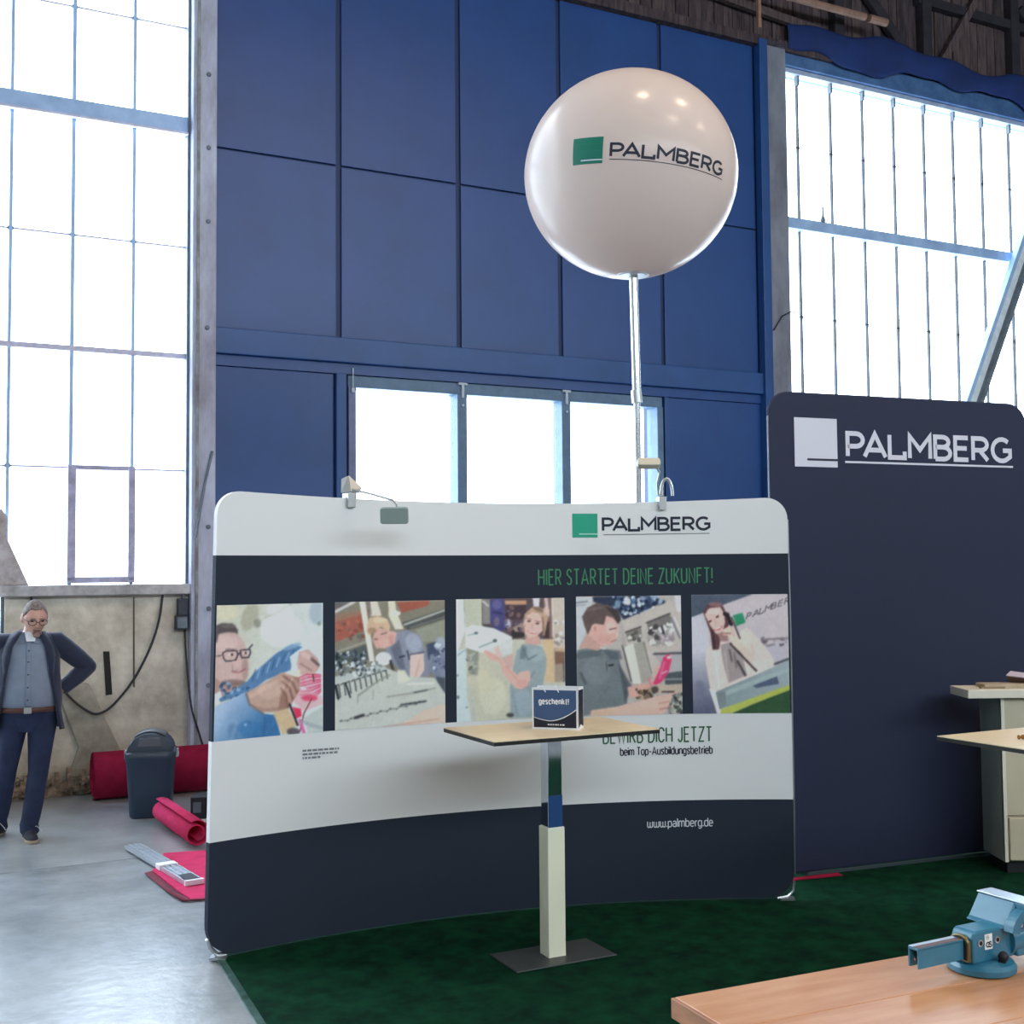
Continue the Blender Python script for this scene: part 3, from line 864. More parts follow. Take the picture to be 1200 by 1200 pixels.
p.ell(320, 1040, 90, 60, (44, 104, 160), .7, 14); p.ell(200, 1060, 40, 60, (80, 116, 156), .6, 12); p.line([(240, 920), (190, 1130)], 18, (110, 146, 180), .6, 8); p.line([(430, 960), (420, 1100)], 16, (38, 84, 132), .6, 6); p.ell(288, 1012, 10, 10, (150, 180, 200), .8, 2)
p.poly([(292, 775), (430, 700), (560, 622), (640, 648), (698, 662), (690, 762), (612, 880), (570, 916), (430, 922), (350, 890), (310, 840)], (176, 142, 126), 1, 2)
p.poly([(560, 640), (690, 665), (688, 760), (600, 900), (530, 905), (548, 800), (590, 720)], (138, 98, 88), .8, 6); p.ell(470, 760, 90, 60, (190, 158, 142), .7, 12); p.line([(560, 760), (540, 900)], 12, (146, 108, 94), .7, 4); p.line([(640, 660), (600, 760)], 12, (190, 150, 138), .7, 4); p.line([(296, 780), (320, 860), (420, 930)], 14, (84, 76, 76), .8, 3)
for q in ([(575, 650), (640, 700), (668, 770)], [(560, 690), (618, 742), (640, 826)], [(552, 740), (590, 800), (600, 890)]): p.line(q, 9, (112, 76, 68), .75, 2)
for q in ([(590, 640), (660, 690), (680, 742)], [(566, 672), (630, 724), (654, 796)], [(556, 716), (604, 772), (622, 858)]): p.line(q, 20, (196, 158, 142), .55, 5)
p.line([(330, 800), (420, 740), (520, 690)], 30, (198, 166, 150), .6, 10); p.line([(350, 880), (440, 905), (530, 895)], 24, (140, 104, 92), .6, 8)
p.poly([(490, 925), (600, 890), (665, 1020), (560, 1095)], (190, 164, 126), 1, 3)
p.poly([(636, 880), (700, 895), (704, 950), (662, 968)], (220, 44, 78), 1, 2); p.line([(615, 862), (672, 1015)], 17, (44, 34, 40), 1, 1); p.line([(690, 980), (720, 1075)], 24, (216, 70, 140), .9, 2); p.ell(640, 1065, 50, 30, (70, 62, 72), .9, 5)
p.poly([(720, 960), (870, 868), (866, 1068), (745, 1075)], (168, 176, 172), .85, 4); p.line([(700, 990), (860, 1040)], 30, (134, 146, 156), .6, 6)
tag(p.mesh('printed_photo', .026, .620, 1.078, 1.752, m_pic, display), 'printed photo of a man in glasses plugging red cables')

# 2: young man at a long machine
p = Pic([(88, 100), (936, 92), (934, 1052), (80, 1115)], (120, 116, 100))
p.poly([(80, 90), (260, 95), (88, 185)], (96, 92, 92)); p.line([(80, 185), (240, 100)], 22, (196, 190, 190), .9, 2); p.poly([(88, 230), (340, 170), (340, 320), (88, 420)], (150, 82, 68), 1, 4); p.poly([(560, 110), (820, 92), (800, 140), (600, 190)], (150, 78, 62), 1, 4)
p.poly([(88, 200), (330, 150), (300, 200), (90, 262)], (140, 108, 88), .8, 5); p.speck((100, 250, 320, 400), 20, [(170, 92, 76), (120, 66, 56), (96, 90, 80)], 8, 22)
p.poly([(600, 270), (936, 160), (936, 240), (640, 330)], (74, 78, 76), 1, 3); p.line([(620, 285), (936, 172)], 16, (170, 172, 166), .9, 2); p.line([(660, 310), (936, 225)], 7, (130, 132, 128), .8, 2); p.poly([(700, 330), (936, 245), (936, 420), (760, 420)], (134, 138, 122), 1, 5)
p.line([(88, 500), (330, 415)], 14, (150, 148, 138), .9, 3); p.poly([(88, 520), (350, 430), (350, 560), (88, 600)], (74, 84, 84), 1, 4)
p.poly([(275, 100), (320, 98), (388, 570), (350, 580)], (214, 198, 184), 1, 1); p.poly([(352, 100), (412, 98), (446, 215), (360, 215)], (206, 186, 172), 1, 2); p.line([(352, 100), (364, 200)], 10, (90, 88, 96), .8, 2); p.poly([(496, 100), (548, 96), (560, 180), (612, 320), (548, 322), (500, 220)], (204, 192, 172), 1, 2); p.ell(556, 196, 34, 18, (222, 208, 186), 1, 2)
p.speck((88, 500, 330, 640), 70, [(40, 52, 66), (190, 200, 206), (84, 100, 112), (24, 34, 46)], 6, 16)
p.poly([(560, 340), (650, 325), (735, 370), (780, 470), (812, 560), (808, 690), (640, 690), (560, 620), (470, 520), (480, 460)], (120, 126, 144), 1, 2)
p.ell(690, 430, 60, 80, (148, 156, 174), .8, 10, -20); p.poly([(510, 470), (580, 400), (600, 520), (640, 690), (570, 620)], (86, 92, 108), .8, 6); p.line([(640, 490), (655, 560)], 9, (36, 40, 54), 1, 1); p.line([(580, 540), (618, 530)], 13, (36, 44, 70), .9, 1); p.line([(660, 520), (770, 500)], 10, (70, 70, 86), .9, 2)
p.poly([(664, 525), (768, 510), (770, 640), (706, 740), (655, 725)], (204, 174, 164), 1, 2); p.ell(690, 720, 36, 30, (204, 172, 160), 1, 3); p.line([(735, 560), (700, 700)], 16, (178, 142, 132), .6, 5)
p.poly([(400, 300), (500, 330), (560, 345), (545, 430), (470, 470), (400, 470), (372, 400)], (196, 152, 142), 1, 3); p.ell(470, 430, 50, 30, (206, 158, 146), .8, 6); p.ell(520, 400, 22, 40, (184, 134, 124), .8, 5)
p.poly([(330, 290), (352, 228), (420, 215), (490, 240), (512, 300), (500, 340), (440, 300), (390, 330), (350, 370), (330, 340)], (194, 162, 132), 1, 2); p.ell(370, 330, 34, 26, (150, 118, 92), .8, 5); p.ell(430, 250, 50, 20, (220, 190, 158), .7, 6); p.line([(440, 358), (482, 348)], 8, (110, 84, 76), .9, 1); p.ell(400, 398, 18, 8, (120, 90, 84), .9, 2)
p.ell(456, 552, 60, 52, (208, 214, 214), 1, 3); p.line([(510, 570), (530, 650)], 22, (50, 46, 52), .9, 3); p.poly([(790, 440), (860, 420), (860, 560), (800, 560)], (50, 66, 96), .9, 5); p.ell(900, 470, 44, 90, (146, 158, 178), .9, 8); p.poly([(815, 520), (936, 500), (936, 830), (880, 830), (850, 690), (810, 650)], (112, 122, 144), 1, 5); p.speck((840, 430, 936, 640), 25, [(190, 200, 214), (90, 102, 130), (60, 70, 96)], 6, 16); p.poly([(860, 690), (936, 700), (936, 820), (880, 820)], (62, 70, 82), .9, 6)
p.poly([(84, 700), (400, 600), (520, 640), (640, 690), (850, 700), (936, 830), (936, 1060), (80, 1120)], (176, 180, 172), 1, 3)
p.poly([(84, 690), (440, 590), (500, 640), (84, 740)], (166, 174, 172), 1, 3)
for k in range(10):
    x = 90 + 40 * k
    p.line([(x, 765 - 13 * k), (x + 24, 750 - 12 * k), (x + 36, 850 - 16 * k)], 10, (54, 60, 62), .9, 1)
p.speck((90, 580, 440, 680), 60, [(50, 60, 70), (206, 212, 210), (110, 120, 120)], 6, 13); p.line([(90, 760), (110, 860)], 20, (36, 42, 48)); p.line([(165, 740), (200, 850)], 14, (40, 46, 50)); p.line([(260, 840), (420, 720), (500, 680)], 15, (128, 130, 118), .8, 3)
p.line([(480, 850), (740, 810), (850, 780)], 12, (130, 132, 126), .8, 3); p.line([(690, 815), (790, 795)], 12, (74, 78, 80), .9, 2); p.line([(640, 750), (840, 740)], 14, (206, 206, 198), .8, 3); p.line([(375, 800), (372, 870)], 9, (150, 152, 146), .9, 2); p.line([(260, 830), (256, 890)], 10, (140, 146, 142), .9, 2)
p.poly([(560, 640), (620, 640), (660, 720), (570, 750)], (196, 198, 178), .9, 4)
for k in range(26):
    x = 130 + 25 * k
    p.ell(x, 1036 - .245 * (x - 130) + (k % 3) * 5, 13, 7, [(60, 66, 66), (120, 124, 120), (84, 88, 86)][k % 3], .85, 2, -14)
p.line([(590, 912), (780, 882)], 15, (56, 60, 66), .9, 2); p.line([(235, 1012), (300, 992)], 22, (44, 46, 50), .9, 2); p.poly([(560, 1080), (760, 960), (936, 900), (936, 1060)], (212, 176, 156), .8, 8); p.line([(440, 1085), (880, 1020)], 9, (170, 128, 112), .7, 4)
tag(p.mesh('printed_photo', .688, 1.323, 1.078, 1.754, m_pic, display), 'printed photo of a fair-haired man bent over a long machine')

# 3: young woman sliding a white board
p = Pic([(66, 92), (952, 78), (952, 1085), (66, 1115)], (176, 176, 160))
p.poly([(66, 90), (135, 90), (150, 330), (66, 560)], (196, 208, 212), 1, 3); p.poly([(132, 92), (278, 88), (278, 320), (150, 330)], (176, 178, 158), 1, 2); p.line([(132, 92), (140, 330)], 8, (140, 146, 134), .8, 2)
p.poly([(278, 88), (860, 80), (860, 430), (400, 430), (278, 310)], (84, 70, 74), 1, 2); p.poly([(282, 100), (345, 96), (345, 300), (285, 300)], (126, 122, 118), 1, 3); p.line([(284, 110), (330, 150)], 12, (200, 202, 204), .9, 3); p.poly([(345, 90), (455, 86), (472, 340), (420, 370), (372, 330), (345, 280)], (66, 64, 118), 1, 3); p.ell(400, 140, 40, 40, (100, 98, 150), .7, 8); p.line([(360, 200), (440, 215)], 16, (44, 44, 84), .8, 4); p.ell(398, 280, 22, 40, (120, 104, 116), .7, 6)
p.poly([(462, 108), (640, 104), (640, 138), (470, 140)], (186, 138, 108), 1, 2); p.poly([(470, 145), (640, 142), (630, 260), (480, 270)], (66, 52, 60), 1, 3); p.ell(490, 300, 24, 40, (170, 176, 196), .9, 5); p.poly([(530, 330), (640, 270), (640, 420), (540, 420)], (150, 126, 116), 1, 4); p.poly([(510, 370), (620, 360), (625, 415), (520, 420)], (52, 46, 48), 1, 3); p.speck((470, 150, 640, 370), 24, [(46, 38, 44), (120, 90, 88), (90, 84, 110)], 8, 18)
p.poly([(690, 80), (750, 80), (740, 170), (700, 170)], (200, 194, 206), 1, 3); p.poly([(780, 80), (850, 80), (850, 440), (790, 430)], (120, 92, 88), 1, 3); p.line([(800, 90), (815, 230)], 26, (206, 186, 186), .8, 4); p.poly([(775, 290), (825, 280), (825, 425), (780, 420)], (60, 46, 48), 1, 4)
p.poly([(845, 80), (960, 78), (960, 520), (860, 520)], (184, 172, 158), 1, 2); p.line([(848, 90), (856, 500)], 9, (216, 200, 188), .9, 2); p.ell(880, 440, 20, 30, (130, 110, 100), .9, 5); p.speck((870, 280, 950, 480), 14, [(206, 200, 196), (140, 130, 128)], 8, 16)
p.poly([(770, 430), (860, 430), (870, 790), (790, 790)], (196, 168, 130), 1, 3); p.poly([(862, 500), (955, 520), (955, 790), (865, 790)], (150, 134, 118), 1, 3); p.poly([(868, 530), (952, 540), (945, 630), (870, 640)], (122, 90, 76), 1, 3); p.poly([(868, 510), (955, 505), (955, 530), (868, 530)], (190, 156, 118), 1, 2); p.line([(938, 620), (942, 780)], 12, (80, 76, 78), .9, 2)
p.poly([(66, 520), (150, 500), (200, 1120), (60, 1120)], (178, 192, 196), 1, 4); p.poly([(150, 500), (250, 520), (340, 600), (480, 780), (500, 1090), (190, 1115), (150, 900)], (178, 176, 154), 1, 3); p.poly([(148, 500), (250, 530), (240, 730), (170, 720)], (124, 128, 116), .9, 8); p.speck((150, 540, 240, 720), 16, [(84, 88, 84), (160, 162, 150)], 6, 14, 3); p.ell(360, 900, 110, 150, (192, 190, 166), .7, 16); p.ell(290, 780, 60, 100, (190, 186, 158), .7, 14); p.line([(80, 560), (140, 515)], 8, (120, 136, 146), .8, 2); p.ell(80, 905, 10, 14, (84, 92, 110), 1, 2); p.ell(78, 725, 8, 10, (110, 120, 130), 1, 2); p.ell(150, 990, 10, 8, (120, 120, 110), .9, 2); p.line([(170, 820), (210, 1090)], 26, (162, 172, 168), .7, 8)
p.poly([(150, 335), (200, 310), (370, 335), (520, 410), (516, 545), (440, 560), (280, 540), (140, 490)], (198, 208, 210), 1, 2); p.poly([(280, 540), (520, 410), (516, 545), (430, 575)], (184, 188, 184), .9, 5); p.line([(255, 495), (385, 442)], 14, (128, 140, 136), .9, 3); p.ell(382, 440, 18, 14, (74, 86, 84), 1, 2); p.line([(160, 395), (236, 378)], 10, (130, 142, 140), .9, 2); p.ell(230, 376, 16, 12, (84, 96, 96), 1, 2); p.line([(280, 305), (370, 330)], 8, (56, 56, 62), .8, 2)
p.poly([(560, 520), (620, 470), (690, 465), (770, 500), (800, 600), (790, 700), (770, 780), (760, 1080), (505, 1085), (500, 830), (520, 700), (540, 600)], (132, 148, 152), 1, 2); p.ell(600, 960, 80, 110, (140, 156, 166), .8, 14); p.ell(720, 560, 60, 60, (146, 164, 166), .7, 12); p.poly([(600, 470), (640, 500), (625, 600), (580, 590)], (92, 108, 116), .8, 5); p.line([(610, 510), (650, 600), (720, 560)], 12, (84, 100, 112), .8, 4); p.line([(600, 850), (660, 760), (700, 700)], 14, (100, 112, 118), .7, 6); p.ell(500, 1060, 30, 18, (48, 50, 50), .9, 4); p.line([(710, 900), (720, 1000)], 20, (170, 150, 158), .5, 6); p.line([(520, 880), (560, 1060)], 16, (110, 126, 134), .6, 8)
p.poly([(590, 700), (660, 690), (670, 770), (600, 850), (540, 835), (440, 700), (420, 620), (350, 600), (285, 540), (300, 515), (390, 555), (440, 600), (560, 730)], (204, 158, 146), 1, 2); p.ell(600, 800, 50, 36, (214, 142, 134), .8, 8); p.line([(300, 525), (400, 590)], 12, (186, 140, 130), .8, 3); p.poly([(370, 500), (410, 480), (440, 570), (400, 580)], (204, 170, 160), .9, 4); p.poly([(440, 590), (530, 545), (530, 660), (490, 680)], (190, 152, 144), .9, 5); p.line([(470, 660), (580, 790)], 12, (176, 126, 116), .6, 5)
p.poly([(620, 460), (640, 400), (740, 400), (760, 465), (700, 480)], (188, 146, 136), 1, 3)
p.poly([(612, 300), (640, 230), (690, 195), (750, 215), (775, 270), (770, 360), (720, 405), (660, 420), (625, 380)], (206, 166, 154), 1, 2)
p.poly([(610, 290), (625, 220), (680, 165), (740, 155), (800, 190), (815, 250), (785, 400), (770, 395), (778, 280), (740, 215), (690, 198), (650, 220)], (176, 144, 118), 1, 3); p.ell(740, 180, 50, 18, (110, 88, 74), .8, 5, 20); p.line([(770, 250), (780, 390)], 14, (120, 92, 78), .8, 4); p.ell(800, 190, 24, 34, (200, 172, 156), .8, 6); p.poly([(600, 330), (630, 300), (625, 380), (605, 370)], (150, 118, 98), .7, 4)
p.ell(660, 278, 16, 8, (84, 62, 64), 1, 1); p.ell(728, 298, 16, 8, (84, 62, 64), 1, 1); p.line([(640, 255), (680, 262)], 7, (120, 90, 80), .8, 1); p.line([(706, 275), (752, 285)], 7, (120, 90, 80), .8, 1); p.line([(692, 300), (682, 335), (700, 340)], 7, (176, 130, 122), .8, 2); p.line([(650, 362), (685, 378), (722, 378)], 12, (190, 90, 96), 1, 1); p.line([(656, 364), (718, 377)], 5, (240, 226, 220), 1, 0); p.ell(640, 335, 16, 14, (222, 166, 156), .7, 4)
tag(p.mesh('printed_photo', 1.390, 2.031, 1.078, 1.757, m_pic, display), 'printed photo of a woman carrying a white board')

# 4: young man wiring a cabinet with a pink meter
p = Pic([(75, 72), (990, 55), (997, 1092), (85, 1118)], (166, 160, 154))
p.poly([(75, 80), (225, 75), (180, 340), (75, 600)], (176, 180, 184), 1, 3); p.line([(80, 130), (175, 118)], 14, (110, 116, 124), .9, 2); p.line([(80, 155), (160, 146)], 8, (130, 136, 142), .8, 2)
p.poly([(220, 75), (700, 60), (860, 110), (660, 200), (490, 275), (440, 200), (230, 120)], (40, 50, 72), 1, 3); p.speck((400, 70, 840, 230), 90, [(140, 160, 186), (70, 100, 140), (24, 32, 52), (196, 206, 216), (50, 70, 104)], 7, 20); p.ell(525, 110, 28, 40, (200, 204, 210), .9, 3, -20); p.ell(440, 140, 26, 36, (110, 140, 160), .9, 4)
p.poly([(480, 290), (930, 90), (990, 120), (995, 560), (700, 760), (560, 700), (490, 400)], (178, 168, 160), 1, 3); p.poly([(690, 300), (890, 215), (930, 450), (735, 500)], (110, 104, 102), 1, 2); p.speck((715, 300, 915, 480), 46, [(200, 196, 190), (60, 56, 60), (150, 146, 140), (226, 222, 214)], 10, 24); p.line([(690, 300), (890, 218)], 14, (70, 62, 62), .9, 2); p.line([(820, 330), (850, 420)], 20, (30, 30, 38), .9, 3); p.poly([(800, 400), (920, 390), (925, 455), (810, 475)], (170, 150, 160), .7, 4)
p.poly([(505, 380), (640, 330), (650, 430), (530, 470)], (120, 116, 108), 1, 2); p.line([(505, 385), (640, 335)], 12, (60, 56, 58), .9, 2); p.speck((530, 380, 640, 460), 12, [(80, 78, 76), (190, 186, 176)], 8, 18); p.poly([(495, 510), (575, 480), (640, 830), (570, 830)], (206, 198, 184), 1, 2); p.poly([(575, 480), (665, 460), (735, 790), (645, 820)], (150, 148, 136), 1, 3); p.line([(665, 470), (730, 740)], 10, (96, 90, 86), .8, 2); p.line([(480, 500), (555, 810)], 13, (70, 66, 72), .9, 2); p.line([(480, 330), (500, 500)], 30, (160, 152, 150), .7, 5)
p.line([(900, 250), (975, 430)], 14, (96, 96, 112), .9, 2); p.line([(930, 250), (985, 380)], 12, (206, 200, 206), .8, 2); p.poly([(930, 60), (990, 55), (990, 200), (950, 200)], (196, 190, 196), 1, 4)
p.poly([(750, 560), (995, 540), (997, 720), (880, 740), (770, 600)], (160, 156, 158), 1, 4); p.line([(750, 572), (990, 560)], 18, (66, 60, 66), .9, 3); p.poly([(830, 740), (997, 715), (997, 830), (850, 840)], (70, 78, 84), 1, 3); p.line([(850, 790), (990, 785)], 16, (130, 140, 140), .9, 3); p.poly([(740, 840), (997, 830), (997, 900), (780, 910)], (176, 158, 140), 1, 4); p.speck((870, 900, 997, 1080), 40, [(60, 66, 60), (170, 176, 160), (110, 116, 110), (30, 34, 34)], 8, 20)
p.poly([(85, 540), (200, 520), (300, 520), (440, 560), (470, 700), (520, 850), (520, 1000), (400, 1060), (85, 1120)], (98, 108, 112), 1, 3); p.ell(260, 720, 120, 120, (112, 122, 126), .7, 16); p.poly([(85, 560), (300, 530), (280, 590), (85, 620)], (76, 88, 94), .8, 5); p.line([(120, 740), (160, 830)], 22, (64, 72, 80), .8, 6); p.poly([(440, 640), (560, 850), (500, 1000), (470, 800)], (62, 70, 78), .8, 7); p.line([(340, 640), (345, 720)], 8, (56, 64, 72), .9, 2); p.line([(362, 672), (398, 668)], 15, (36, 38, 46), 1, 1); p.poly([(300, 530), (460, 540), (480, 620), (380, 620)], (70, 80, 90), .7, 6)
p.poly([(180, 400), (300, 360), (320, 500), (270, 545), (150, 520), (100, 520)], (182, 142, 130), 1, 4); p.poly([(170, 400), (240, 310), (340, 240), (430, 260), (440, 330), (442, 410), (430, 450), (385, 490), (300, 500)], (198, 152, 142), 1, 2); p.ell(380, 340, 40, 60, (216, 172, 164), .7, 10); p.ell(320, 440, 60, 40, (186, 136, 126), .6, 10)
p.poly([(130, 250), (180, 170), (260, 130), (360, 150), (440, 190), (470, 260), (450, 310), (400, 260), (340, 240), (320, 320), (250, 310), (215, 330), (180, 410), (150, 330)], (88, 72, 70), 1, 3); p.poly([(330, 160), (440, 190), (470, 280), (440, 310), (400, 240)], (50, 44, 48), .8, 4); p.line([(180, 190), (300, 170)], 20, (116, 98, 94), .7, 6); p.ell(240, 352, 26, 40, (206, 150, 140), 1, 3); p.ell(244, 352, 10, 22, (170, 112, 104), .8, 2); p.line([(370, 360), (425, 348)], 11, (80, 58, 58), .9, 2); p.line([(380, 468), (428, 450)], 9, (150, 94, 90), .9, 2); p.poly([(425, 370), (448, 410), (425, 425)], (220, 176, 168), .9, 2); p.line([(290, 520), (330, 530)], 12, (220, 214, 210), .7, 3)
p.poly([(520, 860), (690, 820), (720, 880), (640, 940), (540, 950)], (200, 152, 136), 1, 3); p.line([(700, 860), (760, 780), (780, 690)], 40, (196, 150, 140), .8, 4); p.line([(705, 905), (760, 880)], 60, (60, 52, 50), .9, 4); p.line([(715, 890), (740, 920)], 10, (190, 176, 150), .8, 2)
p.poly([(740, 830), (800, 700), (830, 600), (880, 570), (905, 610), (880, 720), (820, 810), (770, 840)], (228, 48, 96), 1, 2); p.line([(840, 640), (800, 780)], 20, (246, 100, 140), .7, 4); p.ell(880, 600, 20, 14, (226, 190, 190), .9, 2); p.line([(860, 720), (820, 740)], 10, (200, 200, 206), .8, 2); p.line([(700, 780), (730, 850)], 20, (210, 100, 120), .8, 4); p.speck((600, 880, 800, 960), 20, [(60, 46, 40), (170, 140, 110), (110, 90, 70)], 8, 18)
p.poly([(210, 1060), (420, 1030), (640, 980), (800, 930), (900, 930), (880, 1010), (830, 1090), (600, 1110), (200, 1120)], (206, 162, 146), 1, 3); p.ell(720, 1000, 90, 40, (214, 168, 152), .8, 10); p.line([(820, 950), (930, 905)], 26, (206, 158, 146), .9, 3); p.line([(820, 900), (920, 896)], 14, (60, 46, 50), .9, 2); p.line([(790, 1000), (890, 980)], 12, (170, 120, 108), .8, 4); p.line([(800, 1050), (900, 1030)], 14, (160, 110, 100), .8, 4); p.poly([(200, 1070), (420, 1050), (400, 1100), (200, 1120)], (186, 160, 130), .7, 6)
tag(p.mesh('printed_photo', 2.101, 2.722, 1.078, 1.763, m_pic, display), 'printed photo of a man holding a pink meter at a cabinet')

# 5: woman on the telephone behind a reception desk
p = Pic([(75, 68), (918, 36), (930, 1088), (88, 1102)], (184, 172, 176))
p.poly([(75, 60), (640, 40), (360, 150), (75, 270)], (70, 80, 98), 1, 3); p.grad([(75, 270), (200, 225), (240, 560), (230, 800), (300, 1100), (80, 1100)], (182, 180, 190), (84, 88, 112), (130, 560), (200, 1060)); p.ell(150, 880, 50, 70, (100, 102, 126), .7, 16)
p.poly([(700, 500), (920, 400), (920, 640), (760, 680)], (170, 164, 176), .7, 10); p.line([(690, 455), (760, 440), (912, 432)], 18, (120, 108, 112), .9, 3); p.line([(690, 440), (740, 500), (800, 485)], 16, (110, 96, 100), .8, 3); p.speck((690, 420, 910, 500), 22, [(120, 108, 112), (150, 140, 146), (90, 78, 84)], 7, 14)
p.poly([(440, 240), (525, 215), (552, 300), (470, 335)], (42, 136, 98), 1, 1)
for k, ch in enumerate('PALMBER'):
    g, w = GL[ch]
    for st in g:
        ox = 556 + 56 * k - (6 if k > 2 else 0); oy = 272 - 23.5 * k
        p.line([(ox + a * w * 56 - b * -14, oy - b * 52 - a * w * 23) for a, b in st], 8.5, (86, 76, 84), .95)
p.poly([(205, 540), (300, 480), (420, 470), (560, 340), (640, 420), (760, 560), (800, 650), (760, 740), (560, 820), (300, 900), (330, 1090), (300, 1100), (240, 880), (200, 640)], (206, 186, 178), 1, 3); p.ell(560, 480, 70, 100, (212, 186, 172), .8, 12, -30); p.poly([(330, 500), (430, 470), (520, 580), (560, 760), (400, 830), (350, 640)], (150, 136, 136), 1, 4); p.line([(410, 540), (430, 640)], 16, (80, 70, 74), .8, 4); p.line([(450, 570), (470, 690)], 20, (110, 98, 96), .8, 4); p.line([(480, 640), (545, 760)], 20, (60, 52, 58), .9, 4); p.line([(370, 560), (400, 800)], 16, (176, 160, 156), .7, 5); p.line([(280, 560), (320, 870)], 16, (222, 204, 196), .8, 5); p.line([(420, 490), (640, 720)], 20, (56, 44, 46), .9, 3); p.line([(600, 640), (620, 560), (600, 500)], 12, (186, 160, 148), .7, 5)
p.poly([(230, 880), (290, 900), (332, 1095), (308, 1100)], (220, 206, 198), 1, 2)
p.poly([(182, 225), (215, 160), (290, 128), (350, 150), (378, 210), (410, 220), (420, 300), (400, 330), (390, 440), (330, 460), (320, 540), (262, 545), (245, 400)], (90, 58, 62), 1, 3); p.ell(290, 150, 60, 20, (150, 110, 110), .7, 6); p.line([(260, 380), (280, 530)], 24, (58, 36, 42), .8, 5)
p.poly([(195, 240), (240, 185), (330, 170), (365, 230), (372, 310), (350, 380), (330, 420), (290, 400), (240, 330)], (212, 170, 160), 1, 3); p.ell(270, 210, 56, 26, (226, 186, 176), .7, 8); p.poly([(310, 400), (390, 380), (400, 470), (330, 470)], (150, 112, 108), 1, 4)
p.ell(242, 298, 17, 9, (84, 60, 64), 1, 1, -30); p.ell(305, 256, 17, 9, (84, 60, 64), 1, 1, -30); p.line([(280, 290), (300, 325)], 8, (186, 140, 130), .8, 2); p.line([(278, 372), (320, 366), (345, 340)], 13, (190, 84, 94), 1, 1); p.line([(284, 370), (338, 346)], 5, (244, 230, 226), 1)
p.line([(370, 230), (395, 245), (425, 320)], 34, (36, 30, 36), 1, 2); p.line([(430, 260), (500, 440)], 16, (66, 56, 60), .9, 2); p.poly([(345, 370), (420, 330), (470, 400), (490, 470), (600, 560), (640, 640), (560, 600), (440, 500), (400, 420), (350, 410)], (216, 180, 164), 1, 3); p.line([(352, 398), (420, 400)], 14, (110, 80, 78), .7, 3); p.line([(420, 340), (450, 420)], 12, (190, 150, 138), .7, 3)
p.grad([(285, 910), (560, 790), (925, 620), (930, 860), (380, 1040), (320, 1060)], (120, 138, 140), (140, 154, 158), (300, 960), (900, 720)); p.poly([(370, 900), (720, 760), (925, 690), (925, 720), (380, 940)], (150, 168, 166), .8, 6); p.poly([(610, 850), (820, 765), (835, 830), (640, 870)], (72, 84, 110), 1, 3); p.line([(800, 658), (915, 612)], 20, (70, 72, 80), 1, 2); p.poly([(300, 920), (370, 900), (380, 1020), (320, 1060)], (110, 118, 120), .8, 5)
p.poly([(330, 1060), (560, 975), (930, 835), (930, 890), (560, 1030), (430, 1092), (330, 1100)], (168, 176, 72), 1, 2); p.poly([(430, 1092), (600, 1015), (930, 880), (932, 1090), (430, 1104)], (44, 78, 48), 1, 2)
tag(p.mesh('printed_photo', 2.784, 3.344, 1.078, 1.766, m_pic, display), 'printed photo of a woman on the telephone behind a desk')

# ------------------------------------------------------------------ two arm lamps clipped to its top
m_lampg = mat('grey_lamp_housing', (142, 156, 152), rough=.45)
m_lampb = mat('pale_lamp_metal', (186, 190, 190), rough=.3, metal=.5)
m_lampy = mat('cream_lamp_housing', (196, 192, 176), rough=.45)
def arm_lamp(name, label, clamp_s, path, head, yaw, tilt, size, m_head, fins):
    t = thing(name, label, 'lamp', tuple(D(clamp_s, d_top(clamp_s), 0)), 0, None)
    c = MB()
    a = D(clamp_s, d_top(clamp_s) - .015, .012); th = math.atan2(a.y - DC.y, a.x - DC.x) - math.pi / 2
    M = Tm((a.x, a.y, a.z), th)
    c.box(-.022, .022, -.012, .004, -.035, .045, 0, M).box(-.022, .022, .004, .075, .017, .045, 0, M).box(-.018, .018, .058, .075, -.02, .02, 0, M)
    c.tube([M @ Vector((0, .03, .05)), M @ Vector((0, .03, .085))], .012, 8)
    c.build('clamp', m_lampb, t, world=True, bevel=.004)
    f = MB()
    if fins:
        f.add([M @ Vector(q) for q in ((-.05, .02, .045), (.0, .0, .05), (.05, .02, .045), (.075, .03, .075), (.0, .035, .14), (-.04, .04, .12))], [(0, 1, 4, 5), (1, 2, 3, 4)])
        f.build('clamp_wing', m_lampb, t, world=True, solid=.006)
    else:
        lp = [M @ Vector((.03 - .035 * math.cos(q), .02, .05 + .10 * math.sin(q))) for q in [math.pi * k / 10 for k in range(11)]]
        f.tube(lp, .009, 8).build('clamp_loop', m_lampb, t, True, world=True)
    MB().tube(path, .006, 8).build('arm', m_lampb, t, True, world=True)
    hm = Matrix.Translation(head) @ Matrix.Rotation(yaw, 4, 'Z') @ Matrix.Rotation(tilt, 4, 'X')
    w, hh, d = size
    hd = MB().prism(rrect(-w / 2, w / 2, -hh / 2, hh / 2, .014, 4), -d / 2, d / 2, 0, hm @ Matrix(((1, 0, 0, 0), (0, 0, -1, 0), (0, 1, 0, 0), (0, 0, 0, 1)))).build('lamp_head', m_head, t, world=True, bevel=.004)
    MB().box(-w / 2 + .01, w / 2 - .01, d / 2, d / 2 + .004, -hh / 2 + .01, hh / 2 - .01, 0, hm).build('lamp_lens', mat('frosted_lamp_lens', (220, 224, 220), rough=.3), t, world=True)
    return t
hd = Vector((-.612, 6.205, 2.205))
